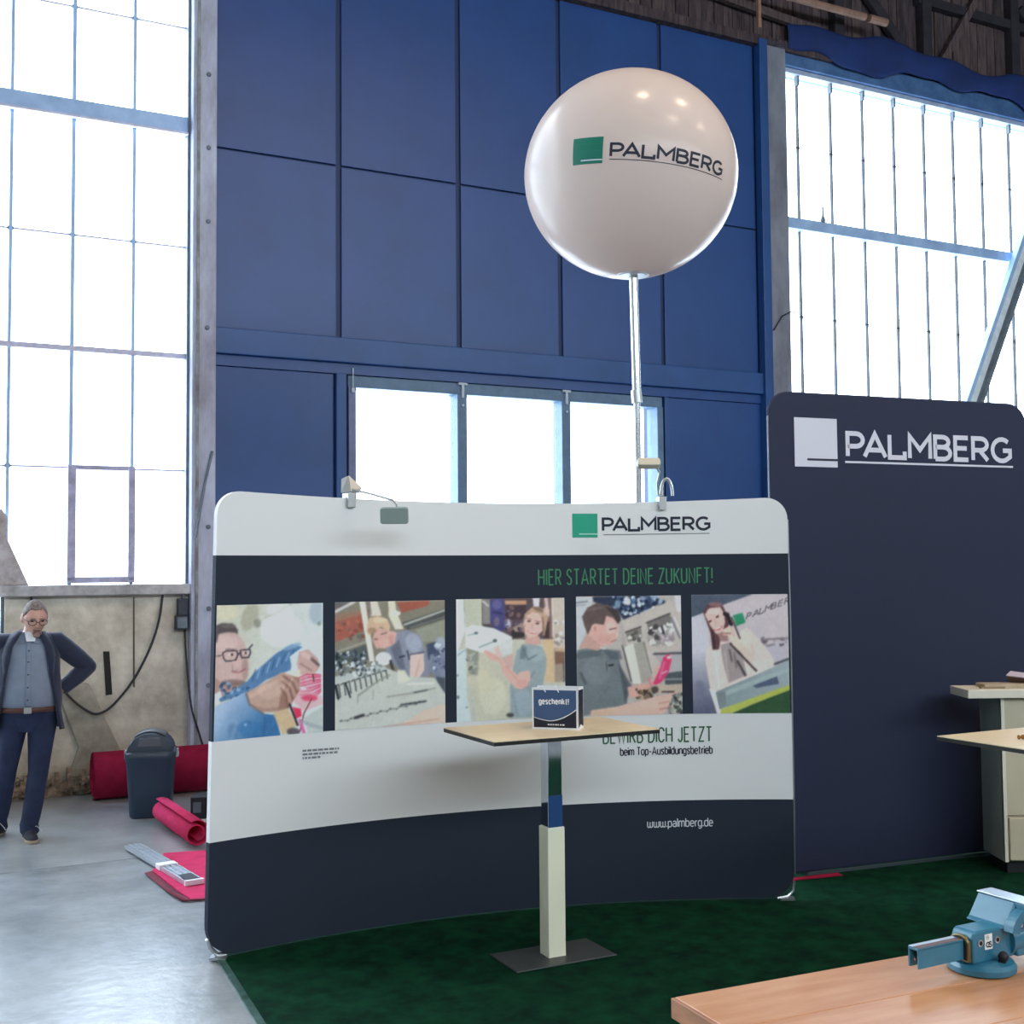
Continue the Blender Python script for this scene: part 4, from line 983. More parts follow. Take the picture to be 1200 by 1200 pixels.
arm_lamp('arm_lamp', 'grey rectangular floodlight on an arm, before the white top band', .777,
         [D(.777, 2.36, -.01), D(.85, 2.33, .10), Vector((-.62, 6.22, 2.285)), Vector((-.60, 6.21, 2.262)), Vector((-.60, 6.21, 2.24))], hd, rad(2), rad(14), (.146, .086, .03), m_lampg, True)
arm_lamp('arm_lamp', 'cream floodlight held up beside the balloon pole, above the display edge', 2.62,
         [D(2.60, 2.35, -.01), D(2.585, 2.42, .04), Vector((.835, 6.72, 2.46)), Vector((.80, 6.66, 2.50))], Vector((.764, 6.644, 2.506)), rad(4), rad(-35), (.128, .052, .04), m_lampy, False)

# ================================================================== FLAT DARK DISPLAY PANEL
PA = .365
m_panel = mat('dark_panel_fabric', (36, 42, 66), rough=.7, bump=.04, bs=400, spec=.3)
panel = thing('flat_display_panel', 'tall dark blue fabric panel with white logo behind the curved display', 'display', (1.765, 7.50, .0125), PA)
XZ = Matrix(((1, 0, 0, 0), (0, 0, -1, 0), (0, 1, 0, 0), (0, 0, 0, 1)))
MB().prism(rrect(-.165, 1.905, .02, 3.02, .15, 8), -.03, 0, 0, XZ).build('fabric', m_panel, panel, bevel=.01)
MB().box(-.168, -.163, .004, .016, .2, 2.86).build('edge_tube', m_steel_d, panel)
mk = Matrix.Identity(4)
def on_p(x0, z0, dz=0.0): return lambda x, y: Vector((x0 + x, -.0016 - dz, z0 + y))
m_pw = mat('white_panel_print', (206, 208, 222), rough=.7)
mapped([flat_rect(0, .322, 0, .312)], on_p(.022, 2.545)).build('logo_square', m_pw, panel)
mapped([flat_rect(.092, .322, .040, .054)], on_p(.022, 2.545, .001)).build('logo_bar', m_ink, panel)
mapped(text_shape('PALMBERG', 1.362, .178, .031, .22), on_p(.408, 2.606)).build('brand_lettering', m_pw, panel)
mapped([flat_rect(0, 1.372, -.0065, .0065)], on_p(.402, 2.583)).build('underline', m_pw, panel)
for x in (.1, 1.6):
    MB().box(x - .04, x + .04, .0, .15, 0.001, .02).build('foot', mat('black_panel_foot', (26, 28, 34), rough=.5), panel, bevel=.003)
MB().box(.05, 1.88, -.012, .0, .001, .018).build('bottom_rail', mat('dull_grey_rail', (60, 72, 78), rough=.5), panel)

# ================================================================== BALLOON ON A POLE
BC = Vector((.768, 7.45, 4.405)); BR, BZ = .672, .642
m_ball = mat('satin_balloon_skin', (216, 203, 196), rough=.22, coat=.0, spec=.28)
_nt = m_ball.node_tree
_tl = _nt.nodes.new('ShaderNodeBsdfTranslucent'); _tl.inputs['Color'].default_value = (.80, .72, .68, 1)
_mx = _nt.nodes.new('ShaderNodeMixShader'); _mx.inputs['Fac'].default_value = .42
_nt.links.new(_nt.nodes['Principled BSDF'].outputs[0], _mx.inputs[1]); _nt.links.new(_tl.outputs[0], _mx.inputs[2])
_nt.links.new(_mx.outputs[0], _nt.nodes['Material Output'].inputs['Surface'])
bal = thing('promotional_balloon', 'big white balloon with logo on a tall silver pole', 'balloon', (.793, 7.45, 0))
bb = MB()
bb.ell((0, 0, 0), (BR, BR, BZ), 64, 40)
bo = bb.build('balloon_skin', m_ball, bal, True, sharp=80)
bo.location = BC - Vector(bal.location)
bx = Vector((.088, -.030, .996)).normalized(); be = (Vector((0, -1, 0)) - bx * (Vector((0, -1, 0)).dot(bx))).normalized(); bg2 = bx.cross(be)
def on_b(lon, lat, off=.0015):
    a, b = rad(lon), rad(lat)
    q = (be * math.cos(a) + bg2 * math.sin(a)) * math.cos(b) + bx * math.sin(b)
    n = Vector((q.x / BR, q.y / BR, q.z / BZ)).normalized()
    return BC + Vector((q.x * BR, q.y * BR, q.z * BZ)) + n * off
mapped([flat_rect(-35.2, -18.9, y, y + 3.4, 8) for y in (-11.7, -8.3, -4.9, -1.5)], lambda x, y: on_b(x, y)).build('logo_square', mat('teal_balloon_print', (16, 112, 92), rough=.4), bal, world=True)
mapped([flat_rect(-30.5, -18.9, -10.1, -9.5, 6)], lambda x, y: on_b(x, y, .003)).build('logo_bar', m_wtxt, bal, world=True)
def fine(shapes, mx):
    out = []
    for vs, fs in shapes:
        nv, nf = [], []
        n = len(vs) // 2
        for i in range(n):
            if i:
                k = max(1, int(abs((vs[2 * i] - vs[2 * i - 2]).length) / mx))
                for j in range(1, k):
                    t = j / k
                    nv += [vs[2 * i - 2].lerp(vs[2 * i], t), vs[2 * i - 1].lerp(vs[2 * i + 1], t)]
            nv += [vs[2 * i], vs[2 * i + 1]]
        for i in range(len(nv) // 2 - 1):
            nf.append((2 * i, 2 * i + 1, 2 * i + 3, 2 * i + 2))
        out.append((nv, nf))
    return out
mapped(fine(text_shape('PALMBERG', 65.6, 7.7, 1.4, .2), 2.0), lambda x, y: on_b(-15.4 + x, -8.9 + y)).build('brand_lettering', m_ink, bal, world=True)
mapped([flat_rect(-15.3, 51.5, -10.0, -9.6, 30)], lambda x, y: on_b(x, y)).build('underline', m_ink, bal, world=True)
zb = BC.z - BZ
sm = MB()
MB().lathe([(.105, .004), (.10, .022), (.06, .03), (.055, .02), (.085, .012), (.09, .0)], 28, 0, Tm((0, 0, zb + .0))).build('collar', mat('white_balloon_collar', (226, 228, 230), rough=.3), bal, True).location = (-.02, 0, 0)
m_pole = mat('clear_silver_pole', (214, 220, 224), rough=.18, metal=.75)
px, py = .790 - .793, 0
MB().tube([(-.016, 0, zb + .06), (-.004, 0, 3.0)], .028, 16).build('upper_pole', m_pole, bal, True)
MB().tube([(-.004, 0, 3.0), (.004, 0, .03)], .021, 16).build('lower_pole', m_pole, bal, True)
MB().tube([(-.008, 0, 3.04), (-.002, 0, 2.96)], .034, 16).build('pole_sleeve', m_lampb, bal, True)
MB().lathe([(.24, .0108), (.24, .03), (.05, .04), (.04, .1)], 28).build('base_plate', mat('grey_pole_base', (110, 114, 118), rough=.5), bal, True)

# ================================================================== HIGH TABLE + PAPER BAG
TA = .467
m_top = mat('beige_table_laminate', (238, 218, 180), rough=.35, coat=.15, var=.08, vs=5, stretch=(1, 9, 1))
m_edge = mat('black_table_edge', (26, 26, 26), rough=.5)
m_cream = mat('cream_column_paint', (247, 245, 218), rough=.4)
m_chrome = mat('mirror_chrome', (206, 214, 222), rough=.05, metal=1.0)
m_base = mat('dark_grey_base_plate', (74, 78, 78), rough=.45, metal=.4, var=.15, vs=9)
m_film = mat('blue_protective_film', (44, 78, 128), rough=.25, coat=.4)
def high_table(label, loc, ang, ztop=1.126, L=.91, W=.583, cx=0, cy=0):
    t = thing('high_table', label, 'table', loc, ang, None)
    MB().box(-L / 2, L / 2, -W / 2, W / 2, ztop - .004, ztop).build('table_top', m_top, t)
    MB().box(-L / 2, L / 2, -W / 2, W / 2, ztop - .022, ztop - .004).build('top_edge', m_edge, t)
    MB().box(-.048, .048, -.048, .048, .012, .645).build('lower_column', m_cream, t, bevel=.005)
    MB().box(-.039, .039, -.039, .039, .645, ztop - .022).build('upper_column', m_chrome, t, bevel=.004)
    MB().box(-.0395, .0395, -.0402, -.0392, .645, .80).box(.0392, .0402, -.0395, .0395, .645, .80).build('protective_film', m_film, t)
    MB().box(-.277, .277, -.151, .151, .0102, .018).build('base_plate', m_base, t, bevel=.003)
    MB().box(-.12, .12, -.12, .12, ztop - .03, ztop - .022).build('mounting_plate', m_edge, t)
    return t
high_table('rectangular high table with chrome and cream column, carrying the gift bag', (.184, 6.01, 0), TA)

m_paper = mat('white_bag_paper', (236, 238, 242), rough=.6)
m_bagb = mat('slate_blue_bag_print', (62, 90, 132), rough=.5)
m_bagd = mat('navy_bag_print', (18, 26, 46), rough=.5)
bag = thing('paper_bag', 'small white and navy paper gift bag standing on the high table', 'bag', (.205, 5.955, 1.1265), rad(-17))
BW, BH, BD = .236, .205, .105
bm_ = MB()
bm_.add([(-BW / 2, 0, 0), (BW / 2, 0, 0), (BW / 2, BD, 0), (-BW / 2, BD, 0), (-BW / 2, 0, BH), (BW / 2, 0, BH), (BW / 2, BD, BH), (-BW / 2, BD, BH), (BW / 2 - .012, BD / 2, BH - .004), (-BW / 2 + .012, BD / 2, BH - .004), (BW / 2 - .004, BD / 2, .02), (-BW / 2 + .004, BD / 2, .02)],
        [(0, 3, 2, 1), (0, 1, 5, 4), (2, 3, 7, 6), (1, 10, 8, 5), (10, 2, 6, 8), (1, 2, 10), (3, 11, 9, 7), (11, 0, 4, 9), (3, 0, 11)])
bm_.build('bag_body', m_paper, bag, solid=.0012)
def arc_z(x):
    f = x / (BW - .016)
    return .040 + .052 * max(0, (f - .42) / .58) ** 1.8 + .020 * max(0, (.42 - f) / .42) ** 1.6
n = 16
xs = [.008 + (BW - .018) * k / n for k in range(n + 1)]
up = MB(); lo = MB(); cvl = MB()
vu, vl, vc = [], [], []
for x in xs:
    z = arc_z(x)
    vu += [(-BW / 2 + x, -.0012, BH - .012), (-BW / 2 + x, -.0012, z + .003)]
    vl += [(-BW / 2 + x, -.0012, z), (-BW / 2 + x, -.0012, .009)]
    vc += [(-BW / 2 + x, -.0016, z + .0025 + .003 * (x / BW)), (-BW / 2 + x, -.0016, z)]
q = [(2 * i, 2 * i + 1, 2 * i + 3, 2 * i + 2) for i in range(n)]
up.add(vu, q).build('front_print', m_bagb, bag)
lo.add(vl, q).build('front_print', m_bagd, bag)
cvl.add(vc, q).build('front_print', m_paper, bag)
e = .0016
MB().add([(BW / 2 + e, .008, .009), (BW / 2 - .004 + e * 1.5, BD / 2, .024), (BW / 2 - .012 + e * 1.5, BD / 2, BH - .016), (BW / 2 + e, .008, BH - .012), (BW / 2 - .004 + e * 1.5, BD / 2, .024), (BW / 2 + e, BD - .008, .009), (BW / 2 + e, BD - .008, BH - .012), (BW / 2 - .012 + e * 1.5, BD / 2, BH - .016)], [(0, 1, 2, 3), (4, 5, 6, 7)]).build('side_print', m_bagd, bag)
mapped(text_shape('geschenkt!', .156, .033, .0062, .42), lambda x, y: Vector((-BW / 2 + .034 + x, -.002, .122 + y))).build('bag_lettering', m_paper, bag)
rs = random.Random(9); wd_ = []
for k in range(7): wd_.append(flat_rect(.0125 * k, .0125 * k + rs.uniform(.007, .011), 0, .007))
mapped(wd_, lambda x, y: Vector((-.038 + x, -.002, .020 + y))).build('small_print', m_paper, bag)
for k in (-.055, .012):
    MB().tube([(k - .012, .006, BH + .006), (k - .006, -.003, BH + .002), (k + .008, -.004, BH - .022)], .0026, 6).build('cord', m_paper, bag)

# ================================================================== MAN IN A DARK JACKET
m_skin = mat('skin', (206, 156, 138), rough=.5, var=.08, vs=20)
m_hair = mat('grey_brown_hair', (138, 124, 118), rough=.7, var=.5, vs=60, bump=.4, bs=120)
m_beard = mat('grey_goatee_hair', (156, 128, 116), rough=.8, var=.4, vs=60)
m_jacket = mat('navy_jacket_cloth', (30, 38, 62), rough=.85, var=.2, vs=9, bump=.1, bs=60, sheen=.2)
m_shirt = mat('grey_blue_shirt_cloth', (128, 140, 158), rough=.8, var=.12, vs=7, bump=.12, bs=20)
m_tee = mat('white_undershirt', (226, 228, 232), rough=.8)
m_jeans = mat('dark_blue_jeans', (36, 48, 78), rough=.85, var=.25, vs=8, bump=.15, bs=40)
m_belt = mat('brown_belt_leather', (84, 52, 46), rough=.5)
m_buckle = mat('belt_buckle_metal', (190, 186, 180), rough=.3, metal=.9)
m_shoe = mat('dark_canvas_shoe', (46, 48, 58), rough=.8, var=.2, vs=20)
m_sole = mat('beige_shoe_sole', (176, 160, 136), rough=.7)
m_frame = mat('dark_spectacle_frame', (52, 44, 46), rough=.4)

man = thing('person', 'man in navy jacket, grey-blue shirt and dark jeans standing, hand on hip, head bowed', 'person', (-3.545, 8.80, 0), rad(19))
# local frame: he faces -y; his own left side is +x (right in view)
HIP_L, KNEE_L, ANK_L = Vector((.095, .0, .90)), Vector((.070, -.035, .49)), Vector((.012, .0, .085))
HIP_R, KNEE_R, ANK_R = Vector((-.095, .0, .90)), Vector((-.150, .03, .49)), Vector((-.215, .22, .085))
SH_L, EL_L, HA_L = Vector((.180, .02, 1.425)), Vector((.405, .13, 1.225)), Vector((.195, .045, 1.05))
SH_R, EL_R, HA_R = Vector((-.180, .02, 1.425)), Vector((-.39, .12, 1.22)), Vector((-.195, .045, 1.05))
HC = Vector((.035, -.055, 1.605))     # head centre
HM = Matrix.Translation(HC) @ Matrix.Rotation(rad(14), 4, 'Z') @ Matrix.Rotation(rad(17), 4, 'X') @ Matrix.Scale(1.12, 4)
def capsule_rings(a, b, ra, rb, n=14, k=5, mid=None):
    pts, rs = [], []
    d = (b - a).normalized()
    for i in range(k + 1):
        t = i / k
        pts.append(a.lerp(b, t)); rs.append(ra * (1 - t) + rb * t + (mid or 0) * math.sin(math.pi * t))
    return pts, rs
# one continuous body: overlapping volumes grown into a single skin
body = MB()
def limb(a, b, ra, rb, mid=0):
    p_, r_ = capsule_rings(a, b, ra, rb, 14, 6, mid)
    body.tube(p_, r_, 14)
    body.ell(tuple(a), (ra, ra, ra), 14, 8); body.ell(tuple(b), (rb, rb, rb), 14, 8)
for hip, knee, ank in ((HIP_L, KNEE_L, ANK_L), (HIP_R, KNEE_R, ANK_R)):
    limb(hip, knee, .078, .05); limb(knee, ank, .05, .036, .012)
    body.ell((ank.x, ank.y - .02, .045), (.026, .06, .02), 12, 8)
for sh, el, ha in ((SH_L, EL_L, HA_L), (SH_R, EL_R, HA_R)):
    limb(sh, el, .05, .038); limb(el, ha, .038, .026)
    sx = 1 if sh.x > 0 else -1
    # palm on the hip, four fingers forward, thumb behind
    body.ell((ha.x - .012 * sx, ha.y - .03, ha.z - .03), (.022, .05, .045), 12, 8)
    for f in range(4):
        z0 = ha.z - .004 - .020 * f
        L = (.070, .078, .073, .058)[f]
        p0 = Vector((ha.x - .005 * sx, ha.y - .055, z0)); p1 = p0 + Vector((-.018 * sx, -L * .55, -.012)); p2 = p1 + Vector((-.022 * sx, -L * .42, -.012))
        body.tube([p0, p1, p2], [.0095, .009, .0075], 8)
    body.tube([Vector((ha.x - .01 * sx, ha.y - .01, ha.z - .035)), Vector((ha.x - .008 * sx, ha.y + .03, ha.z - .07)), Vector((ha.x - .02 * sx, ha.y + .045, ha.z - .095))], [.012, .011, .009], 8)
body.loft([[(a * math.cos(t), b * math.sin(t) + y, z) for t in [2 * math.pi * k / 20 for k in range(20)]] for z, a, b, y in ((.84, .15, .10, 0), (.95, .165, .12, 0), (1.1, .16, .115, -.01), (1.3, .175, .115, 0), (1.42, .17, .10, .01), (1.475, .10, .075, .01), (1.50, .055, .055, .0))])
limb(Vector((0, .012, 1.44)), Vector((.028, -.03, 1.56)), .062, .056)
def hp(x, y, z): return tuple(HM @ Vector((x, y, z)))
hv = MB()
rings = []
NU, NV = 28, 22
for j in range(NV + 1):
    t = max(-1.5, min(1.5, -math.pi / 2 + math.pi * j / NV))
    r = []
    for k in range(NU):
        a = 2 * math.pi * k / NU
        x, y, z = math.cos(t) * math.sin(a), -math.cos(t) * math.cos(a), math.sin(t)
        X, Y, Z = x * .074, y * .092, z * .112
        if z < 0:                      # jaw narrows and comes forward
            X *= 1 + .22 * z; Y = Y * (1 + .10 * z) - (.010 * -z if y < 0 else -.02 * -z * 0)
            if y > 0: Y *= 1 + .35 * z
        f = max(0, -y) ** 3
        for ex in (-.031, .031):       # eye sockets at half height
            g = math.exp(-((X - ex) / .014) ** 2 - ((Z - .004) / .010) ** 2); Y += .010 * g * f
        Y -= .026 * math.exp(-(X / .011) ** 2 - ((Z + .024) / .016) ** 2) * f          # nose tip
        Y -= .012 * math.exp(-(X / .009) ** 2 - ((Z - .002) / .018) ** 2) * f          # bridge
        Y -= .006 * math.exp(-((Z - .028) / .010) ** 2) * f                            # brow
        Y -= .007 * math.exp(-(X / .022) ** 2 - ((Z + .060) / .010) ** 2) * f          # lips
        Y += .005 * math.exp(-(X / .02) ** 2 - ((Z + .0595) / .003) ** 2) * f
        Y -= .010 * math.exp(-(X / .022) ** 2 - ((Z + .092) / .014) ** 2) * f          # chin
        r.append(hp(X, Y, Z))
    rings.append(r)
body.loft(rings)
for sx in (-1, 1):                     # ears
    body.ell((0, 0, 0), (.011, .020, .032), 10, 8, 0, HM @ Tm((sx * .075, .008, -.004), sx * rad(-14)))
bo_ = fix_normals(body.build('body', m_skin, man, True, sharp=180))
md = bo_.modifiers.new('one_skin', 'REMESH'); md.mode = 'VOXEL'; md.voxel_size = .0068; md.use_smooth_shade = True
sm_ = bo_.modifiers.new('soften', 'SMOOTH'); sm_.iterations = 2; sm_.factor = .4

# hair: cap of short strands shaped to the skull
hr = MB()
rings = []
for j in range(13):
    t = rad(4 + 85 * j / 12)
    r = []
    for k in range(32):
        a = 2 * math.pi * k / 32
        y = -math.cos(a)
        lo_ = rad(38) if y < -.55 else rad(4) if y < .2 else rad(-22)
        w = .5 + .5 * math.cos(a)
        lo_ = rad(-24) * (1 - w ** 1.1) + rad(40) * w ** 1.1 + rad(10) * math.exp(-((min(a, 2 * math.pi - a) - .62) / .25) ** 2) + rad(4) * math.sin(13 * a) + rad(2) * math.sin(29 * a)
        tt = lo_ + (rad(89) - lo_) * j / 12
        wob = 1 + .018 * math.sin(9 * a + 3 * j) + .012 * math.sin(17 * a)
        r.append(hp(math.cos(tt) * math.sin(a) * .0785 * wob, -math.cos(tt) * math.cos(a) * .0965 * wob + .002, math.sin(tt) * .119 * wob))
    rings.append(r)
hr.loft(rings, True).build('hair', m_hair, man, True, sharp=180)
# goatee, brows, spectacles
gt = MB()
gt.ell((0, 0, 0), (.023, .012, .020), 14, 8, 0, HM @ Tm((0, -.090, -.088)))
gt.build('beard', m_beard, man, True)
ms = MB().ell((0, 0, 0), (.027, .010, .006), 14, 6, 0, HM @ Tm((0, -.099, -.047)))
ms.ell((0, 0, 0), (.006, .009, .022), 8, 6, 0, HM @ Tm((.025, -.091, -.066))).ell((0, 0, 0), (.006, .009, .022), 8, 6, 0, HM @ Tm((-.025, -.091, -.066)))
ms.build('moustache', m_beard, man, True)
for sx in (-1, 1):
    MB().tube([HM @ Vector((sx * x, -.093 + .25 * max(0, x - .03), .022 - .15 * abs(x - .03))) for x in (.012, .024, .036, .048)], .004, 6).build('eyebrow', m_hair, man, True)
m_eye = mat('eye', (70, 58, 56), rough=.2)
for sx in (-1, 1):
    MB().ell((0, 0, 0), (.012, .006, .0055), 12, 8, 0, HM @ Tm((sx * .031, -.080, .003))).build('eye', m_eye, man, True)
gl = MB()
for sx in (-1, 1):
    c = [(sx * .033 + .025 * math.cos(t), -.106 + .12 * abs(sx * .033 + .025 * math.cos(t)), .000 + .018 * math.sin(t)) for t in [2 * math.pi * k / 16 for k in range(17)]]
    gl.tube([HM @ Vector(q) for q in c], .0026, 6)
    gl.tube([HM @ Vector((sx * .058, -.096, .006)), HM @ Vector((sx * .077, -.05, .008)), HM @ Vector((sx * .078, .010, .004))], .0022, 6)
gl.tube([HM @ Vector((-.010, -.106, .004)), HM @ Vector((.010, -.106, .004))], .0026, 6)
gl.build('spectacles', m_frame, man, True)

# trousers
def leg_loft(mb, hip, knee, ank):
    path = [hip + Vector((0, 0, .03)), hip + Vector((0, 0, -.06)), hip.lerp(knee, .35), hip.lerp(knee, .7), knee, knee.lerp(ank, .3), knee.lerp(ank, .6), knee.lerp(ank, .85), ank + Vector((0, -.004, .01)), ank + Vector((0, -.004, -.035))]
    rs = [.108, .106, .098, .085, .076, .075, .072, .068, .068, .070]
    rings = []
    for i, (q, r) in enumerate(zip(path, rs)):
        wr = [1 + (.05 * math.sin(3 * a + i * 2.2) if i > 5 else .02 * math.sin(4 * a + i)) for a in [2 * math.pi * k / 20 for k in range(20)]]
        rings.append([(q.x + r * wr[k] * math.cos(2 * math.pi * k / 20) * .95, q.y + r * wr[k] * math.sin(2 * math.pi * k / 20) * 1.02, q.z + .012 * math.sin(5 * k + i) * (i > 6)) for k in range(20)])
    mb.loft(rings[::-1], True)
tr = MB()
leg_loft(tr, HIP_L, KNEE_L, ANK_L); leg_loft(tr, HIP_R, KNEE_R, ANK_R)
tr.loft([[(a * math.cos(t), b * math.sin(t) + y, z) for t in [2 * math.pi * k / 24 for k in range(24)]] for z, a, b, y in ((.78, .12, .09, 0), (.84, .178, .118, 0), (.90, .190, .130, -.004), (.95, .186, .138, -.012))])
o = tr.build('trousers', m_jeans, man, True, sharp=60)
# belt
bl = [(.203 * math.cos(t), .157 * math.sin(t) - .016, .945) for t in [2 * math.pi * k / 28 for k in range(29)]]
MB().loft([[(x, y, z + dz) for x, y, z in bl[:-1]] for dz in (-.018, .018)], False).build('belt', m_belt, man, True, solid=.006)
MB().prism(rrect(-.026, .026, -.022, .022, .006), -.178 - .004, -.178 + .004, 0, Matrix(((1, 0, 0, 0), (0, 0, 1, 0), (0, 1, 0, .945), (0, 0, 0, 1)))).build('belt_buckle', m_buckle, man)
# shirt with its placket and buttons
TORSO = ((.94, .192, .142, -.014), (1.0, .196, .154, -.022), (1.08, .194, .156, -.026), (1.18, .188, .144, -.016), (1.30, .184, .128, -.004), (1.40, .182, .112, .006), (1.455, .150, .092, .01), (1.49, .100, .078, .006), (1.515, .066, .064, .0))
def torso_pt(t, z, grow=0):
    for (z0, a0, b0, y0), (z1, a1, b1, y1) in zip(TORSO[:-1], TORSO[1:]):
        if z <= z1 or z1 == TORSO[-1][0]:
            f = max(0, min(1, (z - z0) / (z1 - z0)))
            a = a0 + (a1 - a0) * f + grow; b = b0 + (b1 - b0) * f + grow; y = y0 + (y1 - y0) * f
            return Vector((a * math.cos(t), b * math.sin(t) + y, z))
shirt = MB()
zs = [.925 + (1.50 - .925) * k / 18 for k in range(19)]
shirt.loft([[tuple(torso_pt(2 * math.pi * k / 40, z, .004 + .0025 * math.sin(7 * k * .157 + z * 40))) for k in range(40)] for z in zs], True)
shirt.build('shirt', m_shirt, man, True, sharp=180)
MB().loft([[tuple(torso_pt(rad(270 + d), z, .008)) for z in zs[1:-2]] for d in (-5, 0, 5)], False, 0, False).build('shirt_placket', m_shirt, man, True, solid=.004)
for z in (1.02, 1.11, 1.20, 1.29, 1.37):
    q = torso_pt(rad(270), z, .013)
    MB().ell(tuple(q), (.006, .003, .006), 8, 6).build('shirt_button', m_frame, man, True)
cl = MB()
for sx in (-1, 1):
    cl.add([(sx * .030, -.112, 1.425), (sx * .078, -.090, 1.412), (sx * .092, -.03, 1.50), (sx * .055, -.055, 1.525)], [(0, 1, 2, 3)])
cl.build('shirt_collar', m_shirt, man, solid=.006)
MB().add([(-.032, -.080, 1.505), (.062, -.080, 1.505), (.040, -.116, 1.436), (-.018, -.116, 1.436)], [(0, 1, 2, 3)]).build('undershirt', m_tee, man, solid=.006)
# jacket: open shell, sleeves, lapels
jk = MB()
zj = [.79, .85, .92, 1.0, 1.1, 1.2, 1.3, 1.38, 1.44, 1.475, 1.50]
rings = []
for z in zj:
    f = (z - .79) / (1.5 - .79)
    op = 64 - 36 * f
    g = .030 - .012 * f
    r = []
    for k in range(33):
        d = op + (360 - 2 * op) * k / 32
        q = torso_pt(rad(270 + d), max(z, .94), g + (.02 * (.94 - z) / .15 if z < .94 else 0) + .003 * math.sin(d * .13 + z * 20))
        r.append((q.x, q.y, z))
    rings.append(r)
jk.loft(rings, False, 0, False)
for sh, el, ha in ((SH_L, EL_L, HA_L), (SH_R, EL_R, HA_R)):
    w = ha + (el - ha) * .12
    pts_ = [sh + Vector((-.10 if sh.x > 0 else .10, 0, .025)), sh, sh.lerp(el, .3), sh.lerp(el, .65), sh.lerp(el, .92), el.lerp(w, .1), el.lerp(w, .4), el.lerp(w, .75), w]
    rs = [.040, .072, .074, .067, .060, .060, .058, .053, .049]
    rings = []
    jk.tube(pts_, [r * (1 + .03 * math.sin(i * 2.3)) for i, r in enumerate(rs)], 16)
    jk.ell(tuple(el), (.055, .055, .055), 12, 8)
    jk.ell(tuple(sh + Vector((0, 0, -.004))), (.074, .068, .066), 14, 10)
o = jk.build('jacket', m_jacket, man, True, sharp=70, solid=.008)
lp = MB()
for sx in (-1, 1):
    pl = []
    for z, d0, d1 in ((1.12, 47, 49), (1.22, 41, 52), (1.33, 35, 57), (1.40, 31, 50), (1.46, 26, 50), (1.505, 30, 62)):
        pl.append([tuple(torso_pt(rad(270 + sx * d0), z, .028)), tuple(torso_pt(rad(270 + sx * d1), z, .032))])
    lp.loft(pl, False, 0, False)
lp.build('lapel', m_jacket, man, True, solid=.006)
# shoes
for nm, ank, yaw in (('shoe', ANK_L, 10), ('shoe', ANK_R, -16)):
    M = Tm((ank.x, ank.y, 0), rad(yaw))
    s_ = MB()
    prof = [(.080, .034, .085), (.055, .042, .105), (.0, .047, .118), (-.05, .045, .098), (-.10, .047, .058), (-.15, .045, .048), (-.185, .032, .040), (-.205, .014, .032)]
    s_.loft([[(w * math.cos(t), y, max(.018, .018 + (h - .018) * max(0, math.sin(t)))) for t in [2 * math.pi * k / 16 for k in range(16)]] for y, w, h in prof], True, 0, True, M)
    sh_ = s_.build(nm, m_shoe, man, True, sharp=60)
    out = [(.0, .088), (.030, .078), (.042, .03), (.046, -.05), (.050, -.11), (.044, -.17), (.022, -.208), (-.022, -.208), (-.044, -.17), (-.050, -.11), (-.046, -.05), (-.042, .03), (-.030, .078)]
    MB().prism([(x, y) for x, y in out], .0015, .024, 0, M).build('sole', m_sole, sh_, bevel=.004)
    MB().tube([M @ Vector((.01, -.06, .088)), M @ Vector((.04, -.07, .10)), M @ Vector((.07, -.075, .07)), M @ Vector((.085, -.08, .05))], .0022, 6).build('lace', m_tee, sh_)

# ================================================================== BIN, RED ROLLS, SHEET, PROFILES
m_bin = mat('blue_black_bin_plastic', (46, 64, 86), rough=.45, var=.1, vs=3)
m_lid = mat('bin_lid_plastic', (58, 70, 84), rough=.4)
m_flap = mat('grey_bin_flap', (98, 104, 112), rough=.4)
m_clip = mat('pale_bin_clip', (190, 196, 200), rough=.4)
bin_ = thing('swing_lid_bin', 'dark blue swing-lid bin with pale clips before the red carpet roll', 'bin', (-2.90, 9.64, 0), rad(12))
bin_.scale = (.93, .93, .96)
def rsq(h, r, n=5):
    return rrect(-h, h, -h, h, r, n)
bd_ = MB()
bd_.loft([[(x, y, z) for x, y in rsq(hh, r)] for z, hh, r in ((0, .155, .05), (.02, .168, .055), (.25, .182, .06), (.46, .196, .065), (.475, .206, .065), (.50, .206, .065))])
bd_.build('bin_body', m_bin, bin_, True, sharp=40)
ld = MB()
ld.loft([[(x, y, z) for x, y in rsq(hh, r)] for z, hh, r in ((.50, .210, .07), (.53, .210, .07), (.545, .200, .08))])
N_ = 14
rings = []
for k in range(N_ + 1):       # barrel-shaped dome
    a = math.pi * k / N_
    rings.append([(-.19 * math.cos(a), y, .53 + .165 * math.sin(a) * sc) for y, sc in ((-.175, .82), (-.165, .95), (-.12, 1), (.12, 1), (.165, .95), (.175, .82), (.175, .02), (-.175, .02))])
ld.loft(rings)
ld.build('lid', m_lid, bin_, True, sharp=40)
fr = []
for k in range(9):
    a = math.pi * (.27 + .46 * k / 8)
    fr.append([(-.194 * math.cos(a), y, .53 + .171 * math.sin(a)) for y in (-.13, .13)])
MB().loft(fr, False, 0, False).build('flap', m_flap, bin_, True, solid=.006)
MB().prism([(-.10, .585), (.10, .585), (.085, .655), (-.085, .655)], .172, .182, 0, YZ).build('flap', m_flap, bin_, bevel=.006)
for sx in (-1, 1):
    MB().box(sx * .208 - .012, sx * .208 + .018, -.05, .05, .475, .515).box(sx * .214 - .006, sx * .214 + .010, -.035, .035, .505, .54).build('clip', m_clip, bin_, bevel=.004)

